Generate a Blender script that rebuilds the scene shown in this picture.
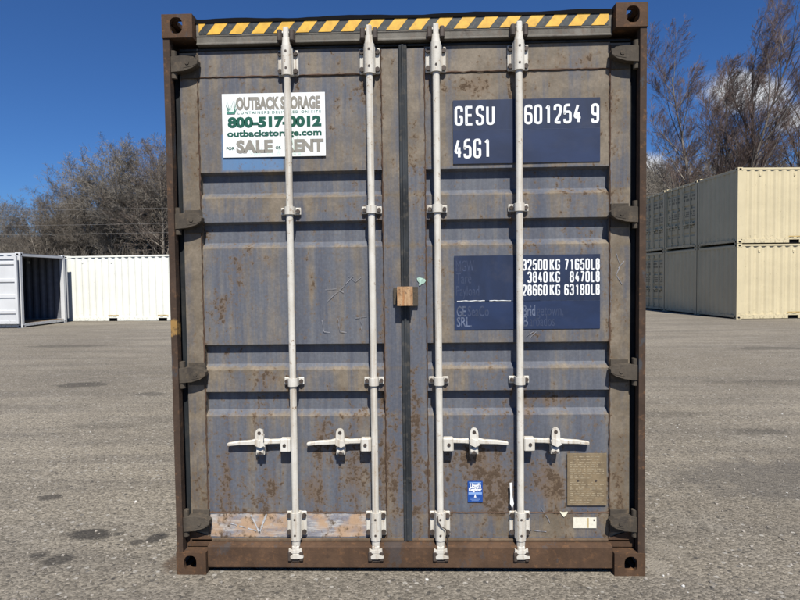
import bpy, math, random
import numpy as np
from mathutils import Vector, Matrix
R = math.radians
for o in list(bpy.data.objects): bpy.data.objects.remove(o, do_unlink=True)
sc = bpy.context.scene
COL = sc.collection

# ------------------------------------------------------------------ camera
cam = bpy.data.cameras.new('camera'); cam_ob = bpy.data.objects.new('camera', cam); COL.objects.link(cam_ob)
cam.sensor_width = 36.0; cam.lens = 560.63 / 800 * 36.0; cam.clip_end = 2000; cam.clip_start = 0.05
YAW, PIT, ROL = 0.028724, -0.038353, 0.011982
M = Matrix.Rotation(YAW, 3, 'Z') @ Matrix.Rotation(PIT, 3, 'X') @ Matrix.Rotation(ROL, 3, 'Y') @ Matrix.Rotation(R(90), 3, 'X')
cam_ob.matrix_world = Matrix.Translation((0.0564, -2.8589, 1.5442)) @ M.to_4x4()
sc.camera = cam_ob

# ------------------------------------------------------------------ sky, sun, exposure
SUN_EL, SUN_AZ = 53.0, 11.0          # azimuth from -Y towards +X
sd = Vector((math.sin(R(SUN_AZ)) * math.cos(R(SUN_EL)), -math.cos(R(SUN_AZ)) * math.cos(R(SUN_EL)), math.sin(R(SUN_EL))))
sun = bpy.data.lights.new('sun', 'SUN'); sun.energy = 5.0; sun.angle = R(0.5); sun.color = (1.0, 0.955, 0.88)
sun_ob = bpy.data.objects.new('sun', sun); COL.objects.link(sun_ob)
sun_ob.rotation_euler = sd.to_track_quat('Z', 'Y').to_euler(); sun_ob.location = (0, -5, 30)
sc.view_settings.view_transform = 'Standard'; sc.view_settings.look = 'None'
sc.view_settings.exposure = 0.50; sc.view_settings.gamma = 1.0; sc.view_settings.use_curve_mapping = False

sc.cycles.diffuse_bounces = 1

# ------------------------------------------------------------------ node helper
class NT:
    def __init__(s, tree): s.t = tree; s.n = tree.nodes; s.l = tree.links
    def set(s, sock, v):
        if isinstance(v, bpy.types.NodeSocket): s.l.new(v, sock)
        elif v is not None:
            if sock.type == 'RGBA' and len(v) == 3: v = (*v, 1)
            sock.default_value = v
    def node(s, t, **kw):
        n = s.n.new(t)
        for k, v in kw.items(): setattr(n, k, v)
        return n
    def m(s, op, a, b=None, c=None, clamp=False):
        n = s.node('ShaderNodeMath', operation=op, use_clamp=clamp)
        for i, v in enumerate((a, b, c)):
            if v is not None: s.set(n.inputs[i], v)
        return n.outputs[0]
    def mix(s, f, a, b, bt='MIX'):
        n = s.node('ShaderNodeMix', data_type='RGBA', blend_type=bt)
        s.set(n.inputs[0], f); s.set(n.inputs[6], a); s.set(n.inputs[7], b)
        return n.outputs[2]
    def ramp(s, f, lo, hi, a=0.0, b=1.0, smooth=True):
        n = s.node('ShaderNodeMapRange', interpolation_type='SMOOTHSTEP' if smooth else 'LINEAR')
        for i, v in enumerate((f, lo, hi, a, b)): s.set(n.inputs[i], v)
        return n.outputs[0]
    def mapping(s, v, scale=(1, 1, 1), loc=(0, 0, 0)):
        n = s.node('ShaderNodeMapping'); s.set(n.inputs[0], v); n.inputs[1].default_value = loc; n.inputs[3].default_value = scale
        return n.outputs[0]
    def noise(s, v, scale, detail=4, rough=0.55, dist=0.0, sc=None, loc=(0, 0, 0)):
        if sc or loc != (0, 0, 0): v = s.mapping(v, sc or (1, 1, 1), loc)
        n = s.node('ShaderNodeTexNoise'); s.set(n.inputs['Vector'], v)
        n.inputs['Scale'].default_value = scale; n.inputs['Detail'].default_value = detail
        n.inputs['Roughness'].default_value = rough; n.inputs['Distortion'].default_value = dist
        return n.outputs[0]
    def voro(s, v, scale, out='Distance', feature='F1'):
        n = s.node('ShaderNodeTexVoronoi', feature=feature); s.set(n.inputs['Vector'], v); n.inputs['Scale'].default_value = scale
        return n.outputs[out]
    def sep(s, v):
        n = s.node('ShaderNodeSeparateXYZ'); s.set(n.inputs[0], v); return n.outputs
    def bump(s, h, strength=0.3, dist=0.01):
        n = s.node('ShaderNodeBump'); s.set(n.inputs['Height'], h); n.inputs['Strength'].default_value = strength; n.inputs['Distance'].default_value = dist
        return n.outputs[0]

def newmat(name):
    m = bpy.data.materials.new(name); m.use_nodes = True
    T = NT(m.node_tree); b = T.n['Principled BSDF']
    co = T.node('ShaderNodeTexCoord').outputs['Object']
    return m, T, b, co
def plain(name, col, rough=0.6, var=0.12, scale=6.0, metallic=0.0, spec=0.4, dirt=None, dirt_amt=0.5, bump=0.0, sc=(1, 1, 1), dirt_lo=0.5):
    m, T, b, co = newmat(name)
    n = T.noise(co, scale, 5, 0.6, sc=sc)
    c = T.mix(T.ramp(n, 0.3, 0.7), tuple(x * (1 - var) for x in col), tuple(min(1, x * (1 + var)) for x in col))
    if dirt:
        d = T.noise(co, scale * 2.3, 6, 0.65, loc=(3, 7, 1))
        c = T.mix(T.ramp(d, dirt_lo, dirt_lo + 0.18, 0, dirt_amt), c, dirt)
    T.set(b.inputs['Base Color'], c); b.inputs['Roughness'].default_value = rough; b.inputs['Metallic'].default_value = metallic
    b.inputs['Specular IOR Level'].default_value = spec
    if bump: T.set(b.inputs['Normal'], T.bump(T.noise(co, scale * 6, 4), bump, 0.004))
    return m

# world: deep blue clear sky with two small clouds low on the right
w = bpy.data.worlds.new('World'); sc.world = w; w.use_nodes = True
T = NT(w.node_tree); bg = T.n['Background']
sky = T.node('ShaderNodeTexSky', sky_type='NISHITA'); sky.sun_disc = False
sky.sun_elevation = R(SUN_EL); sky.sun_rotation = R(180 - SUN_AZ)
sky.altitude = 300; sky.air_density = 1.0; sky.dust_density = 0.25; sky.ozone_density = 4.0
dirv = T.node('ShaderNodeTexCoord').outputs['Generated']
xyz = T.sep(dirv)
az = T.m('DIVIDE', xyz[0], xyz[1]); el = T.m('DIVIDE', xyz[2], xyz[1])      # slopes in the forward hemisphere
front = T.m('GREATER_THAN', xyz[1], 0.05)
cn = T.noise(dirv, 14, 7, 0.6, 0.4, sc=(1, 1, 1.6))
cl = None
for (a0, e0, wa, we, k) in ((0.575, 0.315, 0.13, 0.055, 1.0), (0.40, 0.185, 0.10, 0.05, 0.9), (0.66, 0.27, 0.10, 0.05, 0.8), (-0.56, 0.14, 0.05, 0.03, 0.5)):
    dx = T.m('DIVIDE', T.m('SUBTRACT', az, a0), wa); dz = T.m('DIVIDE', T.m('SUBTRACT', el, e0), we)
    d = T.m('SQRT', T.m('ADD', T.m('MULTIPLY', dx, dx), T.m('MULTIPLY', dz, dz)))
    g = T.m('MULTIPLY', T.ramp(d, 0.0, 1.3, 1.0, 0.0), k)
    cl = g if cl is None else T.m('MAXIMUM', cl, g)
cm = T.m('MULTIPLY', T.ramp(T.m('ADD', T.m('MULTIPLY', cl, 0.62), T.m('MULTIPLY', cn, 0.7)), 0.58, 0.92), front)
cm = T.m('MULTIPLY', cm, T.ramp(cl, 0.0, 0.25))
skyc = T.mix(1.0, sky.outputs[0], (0.50, 0.85, 1.34), 'MULTIPLY')
T.set(bg.inputs[0], T.mix(cm, skyc, (9.5, 9.7, 10.2))); bg.inputs[1].default_value = 0.05

# ------------------------------------------------------------------ mesh helper
class MB:
    def __init__(s): s.v = []; s.f = []; s.mi = []; s.sm = []
    def add(s, vs, fs, mi=0, smooth=False):
        o = len(s.v); s.v += [tuple(p) for p in vs]
        for f in fs: s.f.append(tuple(o + i for i in f)); s.mi.append(mi); s.sm.append(smooth)
        return s
    def box(s, x0, x1, y0, y1, z0, z1, mi=0, bev=0.0):
        if x1 < x0: x0, x1 = x1, x0
        if bev <= 0:
            vs = [(x, y, z) for z in (z0, z1) for y in (y0, y1) for x in (x0, x1)]
            return s.add(vs, [(0, 2, 3, 1), (4, 5, 7, 6), (0, 1, 5, 4), (2, 6, 7, 3), (0, 4, 6, 2), (1, 3, 7, 5)], mi)
        b = bev; vs = []; 
        ex = ((x0, 1), (x1, -1)); ey = ((y0, 1), (y1, -1)); ez = ((z0, 1), (z1, -1)); idx = {}
        for i, (x, sx) in enumerate(ex):
            for j, (y, sy) in enumerate(ey):
                for k, (z, sz) in enumerate(ez):
                    idx[i, j, k] = len(vs)
                    vs += [(x, y + sy * b, z + sz * b), (x + sx * b, y, z + sz * b), (x + sx * b, y + sy * b, z)]
        fs = []
        for i in (0, 1):
            q = [idx[i, 0, 0], idx[i, 1, 0], idx[i, 1, 1], idx[i, 0, 1]]; fs.append([a + 0 for a in (q if i else q[::-1])])
            q = [idx[0, i, 0], idx[1, i, 0], idx[1, i, 1], idx[0, i, 1]]; fs.append([a + 1 for a in (q[::-1] if i else q)])
            q = [idx[0, 0, i], idx[1, 0, i], idx[1, 1, i], idx[0, 1, i]]; fs.append([a + 2 for a in (q if i else q[::-1])])
        for j in (0, 1):
            for k in (0, 1):
                a, c = idx[0, j, k], idx[1, j, k]; fs.append((a + 1, c + 1, c + 2, a + 2))
                a, c = idx[j, 0, k], idx[j, 1, k]; fs.append((a + 0, c + 0, c + 2, a + 2))
                a, c = idx[j, k, 0], idx[j, k, 1]; fs.append((a + 0, c + 0, c + 1, a + 1))
        for i in (0, 1):
            for j in (0, 1):
                for k in (0, 1): a = idx[i, j, k]; fs.append((a, a + 1, a + 2))
        return s.add(vs, fs, mi)
    def cyl(s, p0, p1, r0, r1=None, n=14, mi=0, caps=True, smooth=True):
        r1 = r0 if r1 is None else r1
        p0, p1 = Vector(p0), Vector(p1); d = (p1 - p0).normalized()
        a = d.orthogonal().normalized(); b = d.cross(a)
        ring = lambda p, r: [p + (a * math.cos(2 * math.pi * i / n) + b * math.sin(2 * math.pi * i / n)) * r for i in range(n)]
        s.add(ring(p0, r0) + ring(p1, r1), [(i, (i + 1) % n, n + (i + 1) % n, n + i) for i in range(n)], mi, smooth)
        if caps:
            s.add(ring(p0, r0), [tuple(range(n))[::-1]], mi); s.add(ring(p1, r1), [tuple(range(n))], mi)
        return s
    def prism(s, poly, y0, y1, mi=0):
        """poly in (x,z), extruded in y"""
        n = len(poly)
        return s.add([(x, y0, z) for x, z in poly] + [(x, y1, z) for x, z in poly],
                     [tuple(range(n)), tuple(range(n, 2 * n))[::-1]] + [(i, n + i, n + (i + 1) % n, (i + 1) % n) for i in range(n)], mi)
    def quad(s, a, b, c, d, mi=0): return s.add([a, b, c, d], [(0, 1, 2, 3)], mi)
    def rect(s, x0, x1, z0, z1, y, mi=0): return s.quad((x0, y, z0), (x1, y, z0), (x1, y, z1), (x0, y, z1), mi)
    def build(s, name, mats, parent=None, bevel=0.0):
        me = bpy.data.meshes.new(name); me.from_pydata(s.v, [], s.f)
        for m in (mats if isinstance(mats, (list, tuple)) else [mats]): me.materials.append(m)
        me.polygons.foreach_set('material_index', s.mi); me.polygons.foreach_set('use_smooth', s.sm); me.update()
        import bmesh
        bm = bmesh.new(); bm.from_mesh(me); bmesh.ops.recalc_face_normals(bm, faces=bm.faces); bm.to_mesh(me); bm.free()
        o = bpy.data.objects.new(name, me); COL.objects.link(o)
        if parent: o.parent = parent
        if bevel:
            b = o.modifiers.new('bevel', 'BEVEL'); b.width = bevel; b.segments = 2; b.limit_method = 'ANGLE'
        return o
def raw_obj(name, V, F, mat, parent=None, smooth=False):
    """numpy verts / equal-size faces"""
    me = bpy.data.meshes.new(name); V = np.asarray(V, np.float32); F = np.asarray(F, np.int32); k = F.shape[1]
    me.vertices.add(len(V)); me.vertices.foreach_set('co', V.ravel())
    me.loops.add(F.size); me.loops.foreach_set('vertex_index', F.ravel())
    me.polygons.add(len(F)); me.polygons.foreach_set('loop_start', np.arange(0, F.size, k, dtype=np.int32))
    me.polygons.foreach_set('use_smooth', np.full(len(F), smooth))
    me.update(calc_edges=True); me.validate(); me.materials.append(mat)
    o = bpy.data.objects.new(name, me); COL.objects.link(o)
    if parent: o.parent = parent
    return o
def thing(name, label, cat, loc=(0, 0, 0), rz=0.0, group=None):
    o = bpy.data.objects.new(name, None); COL.objects.link(o); o.location = loc; o.rotation_euler = (0, 0, rz); o.empty_display_size = 0.3
    o['label'] = label; o['category'] = cat
    if group: o['group'] = group
    return o
def kids(o): return [c for c in bpy.data.objects if c.parent == o]
def copy_tree(o, parent=None):
    c = o.copy(); COL.objects.link(c)
    if parent: c.parent = parent; c.matrix_parent_inverse = o.matrix_parent_inverse
    for ch in kids(o):
        if ch != c: copy_tree(ch, c)
    return c

# ------------------------------------------------------------------ lettering
def rounded(pts, r, closed=False, n=5):
    P = [Vector(p) for p in pts]; out = []; N = len(P)
    for i, p in enumerate(P):
        if not closed and i in (0, N - 1): out.append(p); continue
        a, b = P[i - 1], P[(i + 1) % N]; da, db = a - p, b - p
        rr = min(r, da.length * 0.499, db.length * 0.499)
        pa, pb = p + da.normalized() * rr, p + db.normalized() * rr
        for k in range(n + 1):
            t = k / n; out.append(pa * (1 - t) ** 2 + p * 2 * t * (1 - t) + pb * t * t)
    return out
G = {
 '0': [('c', [(0, 0), (1, 0), (1, 1), (0, 1)])], '1': [('o', [(.25, .82), (.62, 1), (.62, 0)])],
 '2': [('o', [(0, .72), (0, 1), (1, 1), (1, .55), (0, 0), (1, 0)])],
 '3': [('o', [(0, .8), (0, 1), (1, 1), (1, .53), (.35, .53)]), ('o', [(.5, .53), (1, .53), (1, 0), (0, 0), (0, .2)])],
 '4': [('o', [(.62, 1), (0, .28), (1.1, .28)]), ('o', [(.75, .58), (.75, 0)])],
 '5': [('o', [(.95, 1), (.08, 1), (0, .5), (.1, .6), (1, .62), (1, 0), (0, 0), (0, .2)])],
 '6': [('o', [(1, .8), (1, 1), (0, 1), (0, 0), (1, 0), (1, .56), (0, .56)])],
 '7': [('o', [(0, 1), (1, 1), (.35, 0)])],
 '8': [('c', [(.06, .54), (.94, .54), (.94, 1), (.06, 1)]), ('c', [(0, 0), (1, 0), (1, .54), (0, .54)])],
 '9': [('o', [(0, .2), (0, 0), (1, 0), (1, 1), (0, 1), (0, .44), (1, .44)])],
 'G': [('o', [(1, .75), (1, 1), (0, 1), (0, 0), (1, 0), (1, .45), (.55, .45)])],
 'E': [('s', [(1, 1), (0, 1), (0, 0), (1, 0)]), ('s', [(0, .52), (.88, .52)])],
 'S': [('o', [(1, .78), (1, 1), (0, 1), (0, .54), (1, .46), (1, 0), (0, 0), (0, .22)])],
 'U': [('o', [(0, 1), (0, 0), (1, 0), (1, 1)])],
 'K': [('s', [(0, 0), (0, 1)]), ('s', [(1, 1), (.05, .42)]), ('s', [(.35, .6), (1.05, 0)])],
 'L': [('s', [(0, 1), (0, 0), (1, 0)])],
 'B': [('s', [(0, 0), (0, 1)]), ('o', [(0, 1), (.95, 1), (.95, .53), (0, .53)]), ('o', [(0, .53), (1, .53), (1, 0), (0, 0)])],
}
def stroke_text(mb, s, x, z, h, cw, adv, t, y, mi):
    """condensed stencil-painted lettering: x = left, z = baseline, h = cap height, cw = letter width, adv = advance, t = stroke width"""
    k = 0
    for ch in s:
        if ch == ' ': x += adv; continue
        for kind, pts in G[ch]:
            W, H = cw - t, h - t
            pp = [(x + t / 2 + p[0] * W, z + t / 2 + p[1] * H) for p in pts]
            cl = kind == 'c'
            P = rounded(pp, 0.0004 if kind == 's' else W * 0.5, cl)
            Q = [P[0]]
            for p in P[1:]:
                if (p - Q[-1]).length > 1e-5: Q.append(p)
            if cl and (Q[0] - Q[-1]).length < 1e-5: Q.pop()
            n = len(Q); L = []; Rr = []
            for i in range(n):
                a = Q[i - 1] if (cl or i) else Q[i]; b = Q[(i + 1) % n] if (cl or i < n - 1) else Q[i]
                d0 = (Q[i] - a); d1 = (b - Q[i])
                if d0.length < 1e-9: d0 = d1
                if d1.length < 1e-9: d1 = d0
                d0 = d0.normalized(); d1 = d1.normalized(); tn = (d0 + d1)
                tn = tn.normalized() if tn.length > 1e-6 else d0
                nr = Vector((-tn.y, tn.x)); c = max(0.5, nr.dot(Vector((-d0.y, d0.x))))
                L.append(Q[i] + nr * t / 2 / c); Rr.append(Q[i] - nr * t / 2 / c)
            yy = y - 0.0004 * (k % 5); k += 1
            for i in range(n if cl else n - 1):
                e = yy - 0.0001 * (i % 4); j = (i + 1) % n
                mb.add([(L[i].x, e, L[i].y), (Rr[i].x, e, Rr[i].y), (Rr[j].x, e, Rr[j].y), (L[j].x, e, L[j].y)], [(0, 1, 2, 3)], mi)
        x += adv
    return x
def font_mesh(s, bold=0.0, spacing=1.0):
    cu = bpy.data.curves.new('lettering', 'FONT'); cu.body = s; cu.offset = bold; cu.space_character = spacing; cu.resolution_u = 3
    ob = bpy.data.objects.new('lettering', cu); COL.objects.link(ob)
    dg = bpy.context.evaluated_depsgraph_get(); dg.update()
    me = bpy.data.meshes.new_from_object(ob.evaluated_get(dg))
    V = [v.co.copy() for v in me.vertices]; F = [tuple(p.vertices) for p in me.polygons]
    bpy.data.objects.remove(ob); bpy.data.curves.remove(cu); bpy.data.meshes.remove(me)
    return V, F
CAPH = max(v.y for v in font_mesh('H')[0])
def font_text(mb, s, x0, x1, z, h, y, mi, bold=0.0, spacing=1.0):
    V, F = font_mesh(s, bold, spacing)
    a, b = min(v.x for v in V), max(v.x for v in V)
    sx = (x1 - x0) / (b - a); sz = h / CAPH
    mb.add([(x0 + (v.x - a) * sx, y, z + v.y * sz) for v in V], F, mi)

# ------------------------------------------------------------------ materials of the old container
def rusty(name, base, orange=(0.21, 0.10, 0.045), dark=(0.045, 0.028, 0.02), orange_amt=0.5, attr=False, old=0.0):
    m, T, b, co = newmat(name)
    n1 = T.noise(co, 5, 7, 0.65); n2 = T.noise(co, 26, 6, 0.7, loc=(4, 1, 2)); n3 = T.noise(co, 90, 4, 0.6)
    c = T.mix(T.ramp(n1, 0.35, 0.7), tuple(x * 0.75 for x in base), tuple(x * 1.2 for x in base))
    c = T.mix(T.ramp(n2, 0.52, 0.72, 0, orange_amt), c, orange)
    c = T.mix(T.ramp(T.noise(co, 20, 6, 0.75, loc=(9, 3, 5)), 0.52, 0.72, 0, 0.7), c, dark)
    st = T.noise(co, 30, 5, 0.6, sc=(1, 1, 0.08))
    c = T.mix(T.ramp(st, 0.45, 0.75, 0, 0.35), c, dark)
    pt = T.noise(co, 6, 7, 0.72, loc=(7, 2, 9), sc=(1, 1, .5)); c = T.mix(T.ramp(pt, .56, .62, 0, old), c, (0.052, 0.056, 0.062))
    if attr:
        at = T.node('ShaderNodeAttribute', attribute_name='wear'); s = T.node('ShaderNodeSeparateColor'); T.set(s.inputs[0], at.outputs[0])
        c = T.mix(T.ramp(T.m('ADD', T.m('MULTIPLY', s.outputs[2], 0.8), T.m('SUBTRACT', n2, 0.5)), 0.45, 0.62, 0, 0.8), c, (0.32, 0.19, 0.06))
    T.set(b.inputs['Base Color'], c); b.inputs['Roughness'].default_value = 0.85; b.inputs['Specular IOR Level'].default_value = 0.25
    T.set(b.inputs['Normal'], T.bump(T.m('ADD', n2, T.m('MULTIPLY', n3, 0.5)), 0.5, 0.004))
    return m
RUST = rusty('rusted_steel', (0.078, 0.045, 0.026), orange=(0.22, 0.105, 0.042), orange_amt=0.6, old=0.5)
RUST_SILL = rusty('rusted_sill', (0.080, 0.047, 0.028), orange=(0.18, 0.092, 0.042), orange_amt=0.6, old=0.45)
RUST_POST = rusty('rusted_post', (0.05, 0.035, 0.028), orange=(0.2, 0.12, 0.07), orange_amt=0.4)
HEADER = rusty('weathered_header', (0.15, 0.14, 0.12), orange=(0.13, 0.08, 0.05), dark=(0.075, 0.062, 0.052), orange_amt=0.45)
HINGE = rusty('weathered_hinge', (0.072, 0.060, 0.046), orange=(0.17, 0.125, 0.08), dark=(0.03, 0.026, 0.024), orange_amt=0.45)
BLACK = plain('flat_black', (0.006, 0.006, 0.007), 0.9, spec=0.08)  # flat black of the roof edge strip, the floor and the dark openings
GASKET = plain('weathered_gasket', (0.016, 0.019, 0.022), 0.7, 0.4, 3, spec=0.2, sc=(6, 1, 1), dirt=(0.06, 0.055, 0.045), dirt_amt=0.35)
def hardware_paint():
    m, T, b, co = newmat('worn_cream_paint')
    n1 = T.noise(co, 7, 5, .6); c = T.mix(T.ramp(n1, .35, .7), (0.50, 0.475, 0.415), (0.60, 0.58, 0.525))
    st = T.noise(co, 45, 5, .6, sc=(1, 1, .05)); c = T.mix(T.ramp(st, .47, .72, 0, .6), c, (0.27, 0.20, 0.13))
    sp = T.noise(co, 38, 7, .72, loc=(3, 1, 4)); c = T.mix(T.ramp(sp, .58, .66, 0, .75), c, (0.33, 0.25, 0.17)); c = T.mix(T.ramp(sp, .645, .69, 0, .9), c, (0.10, 0.06, 0.04))
    T.set(b.inputs['Base Color'], c); b.inputs['Roughness'].default_value = .6; b.inputs['Specular IOR Level'].default_value = .3
    T.set(b.inputs['Normal'], T.bump(T.m('ADD', sp, T.noise(co, 120, 3)), .25, .002))
    return m
WHITE = hardware_paint()
GASKETC = plain('weathered_centre_gasket', (0.030, 0.034, 0.038), 0.75, 0.45, 9, spec=0.2, dirt=(0.09, 0.08, 0.065), dirt_amt=0.5, sc=(1, 1, .3))
BOLT = plain('rusted_bolt', (0.055, 0.042, 0.034), 0.7, 0.4, 30)
NAVY = plain('navy_decal', (0.009, 0.019, 0.052), 0.6, 0.25, 3.5, dirt=(0.035, 0.04, 0.065), dirt_amt=0.4, sc=(3, 1, 0.7))
LETTER = plain('white_lettering', (0.72, 0.74, 0.74), 0.5, 0.05)
GHOST = plain('faded_lettering', (0.030, 0.043, 0.085), 0.6, 0.3, 30)
GHOST2 = plain('half_faded_lettering', (0.085, 0.105, 0.16), 0.6, 0.45, 30)
CHALK = plain('chalk', (0.37, 0.37, 0.375), 0.9, 0.25, 60)
CHALK2 = plain('faint_scratch', (0.20, 0.20, 0.215), 0.9, 0.35, 40)
PWHITE = plain('paper_white', (0.72, 0.74, 0.73), 0.35, 0.02)
SGREEN = plain('sign_green', (0.012, 0.085, 0.055), 0.4, 0.05)
SGREY = plain('sign_grey', (0.24, 0.225, 0.19), 0.4, 0.1, 40)
SPALE = plain('sign_pale_green', (0.55, 0.66, 0.60), 0.4, 0.05)
YEL = plain('yellow_tape', (0.62, 0.36, 0.045), 0.5, 0.15, 30, dirt=(0.25, 0.13, 0.05), dirt_amt=0.7, dirt_lo=0.58)
BLK = plain('black_tape', (0.03, 0.035, 0.035), 0.5, 0.3, 25, dirt=(0.13, 0.12, 0.10), dirt_amt=0.5)
MINT = plain('mint_paint', (0.33, 0.48, 0.40), 0.6, 0.25, 60)

def door_material():
    m, T, b, co = newmat('weathered_door_paint')
    at = T.node('ShaderNodeAttribute', attribute_name='wear'); s = T.node('ShaderNodeSeparateColor'); T.set(s.inputs[0], at.outputs[0])
    rustb, tanb, band = s.outputs[0], s.outputs[1], s.outputs[2]; patch = at.outputs[3]
    big = T.noise(co, 2.2, 5, 0.6); streak = T.noise(co, 11, 6, 0.68, sc=(1, 0.3, 0.05)); fstreak = T.noise(co, 60, 4, 0.65, sc=(1, 0.3, 0.03), loc=(2, 2, 2))
    fine = T.noise(co, 70, 5, 0.7); med = T.noise(co, 9, 6, 0.65, loc=(5, 1, 3))
    blue = T.mix(T.ramp(streak, 0.3, 0.7), (0.078, 0.086, 0.108), (0.128, 0.135, 0.150))
    blue = T.mix(T.ramp(fstreak, 0.42, 0.75, 0, 0.45), blue, (0.064, 0.067, 0.090))
    tm = T.m('ADD', T.m('ADD', tanb, T.m('MULTIPLY', T.m('SUBTRACT', streak, 0.5), 2.3)), T.m('MULTIPLY', T.m('SUBTRACT', big, 0.5), 1.1))
    tm = T.m('ADD', tm, T.m('MULTIPLY', T.m('SUBTRACT', med, 0.5), 0.6))
    tan = T.mix(T.ramp(med, 0.35, 0.7), (0.130, 0.104, 0.072), (0.205, 0.168, 0.122))
    c = T.mix(T.ramp(tm, 0.12, 0.78, 0, 0.94), blue, tan)
    dustc = T.ramp(fine, 0.35, 0.7, 0.88, 1.1)
    cc = T.node('ShaderNodeCombineColor'); [T.set(cc.inputs[i], dustc) for i in range(3)]
    c = T.mix(1.0, c, cc.outputs[0], 'MULTIPLY')
    # repainted white band along the foot of the left door
    hs = T.noise(co, 16, 6, 0.7, 0.5, sc=(0.35, 1, 2.2)); hs2 = T.noise(co, 6, 5, 0.6, loc=(7, 0, 0), sc=(1, 1, 1.3))
    bc = T.mix(T.ramp(hs, 0.42, 0.62), (0.19, 0.19, 0.215), (0.43, 0.42, 0.40))
    bc = T.mix(T.ramp(hs2, 0.44, 0.60, 0, 0.9), bc, (0.40, 0.265, 0.16))
    c = T.mix(T.ramp(T.m('ADD', band, T.m('MULTIPLY', T.m('SUBTRACT', med, 0.5), 1.1)), 0.4, 0.62), c, bc)
    c = T.mix(T.m('MULTIPLY', patch, T.ramp(T.m('ADD', med, T.m('MULTIPLY', streak, 0.5)), 0.35, 0.75, 0.97, 0.75)), c, (0.085, 0.195, 0.37))
    # rust: halo, drip, core
    rn = T.m('ADD', T.m('MULTIPLY', T.noise(co, 27, 6, 0.62, 0.0, loc=(1, 4, 8), sc=(.9, 1, .55)), .6), T.m('MULTIPLY', T.noise(co, 62, 5, 0.6, 0.0, loc=(5, 4, 2)), .4)); rn2 = T.noise(co, 60, 5, 0.6, loc=(1, 9, 8))
    drip = T.noise(co, 40, 4, 0.6, sc=(1, 1, 0.06), loc=(8, 8, 8))
    rv = T.m('ADD', T.m('ADD', rn, T.m('MULTIPLY', T.m('SUBTRACT', rn2, 0.5), 0.35)), T.m('MULTIPLY', rustb, 0.155)); rv = T.m('ADD', rv, T.m('MULTIPLY', T.m('SUBTRACT', T.noise(co, 4.5, 4, .6, loc=(2, 8, 3), sc=(1, 1, .6)), .5), .30))
    c = T.mix(T.ramp(T.m('ADD', T.m('MULTIPLY', drip, 0.6), T.m('MULTIPLY', rustb, 0.42)), 0.48, 0.75, 0, 0.55), c, (0.15, 0.10, 0.06))
    c = T.mix(T.ramp(rv, 0.55, 0.67, 0, 0.6), c, (0.135, 0.090, 0.050))
    c = T.mix(T.ramp(rv, 0.635, 0.70, 0, 0.8), c, (0.062, 0.040, 0.024))
    T.set(b.inputs['Base Color'], c)
    T.set(b.inputs['Roughness'], T.ramp(rv, 0.6, 0.74, 0.62, 0.9)); b.inputs['Specular IOR Level'].default_value = 0.3
    h = T.m('ADD', T.m('MULTIPLY', T.ramp(rv, 0.62, 0.78), 1.0), T.m('MULTIPLY', fine, 0.35))
    T.set(b.inputs['Normal'], T.bump(h, 0.35, 0.004))
    return m
DOOR = door_material()
LIP = rusty('rusted_bottom_lip', (0.12, 0.085, 0.055), orange=(0.22, 0.12, 0.06), orange_amt=0.6)
WELD = rusty('rusted_weld', (0.085, 0.052, 0.035), orange=(0.14, 0.10, 0.07), orange_amt=0.6)

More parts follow.
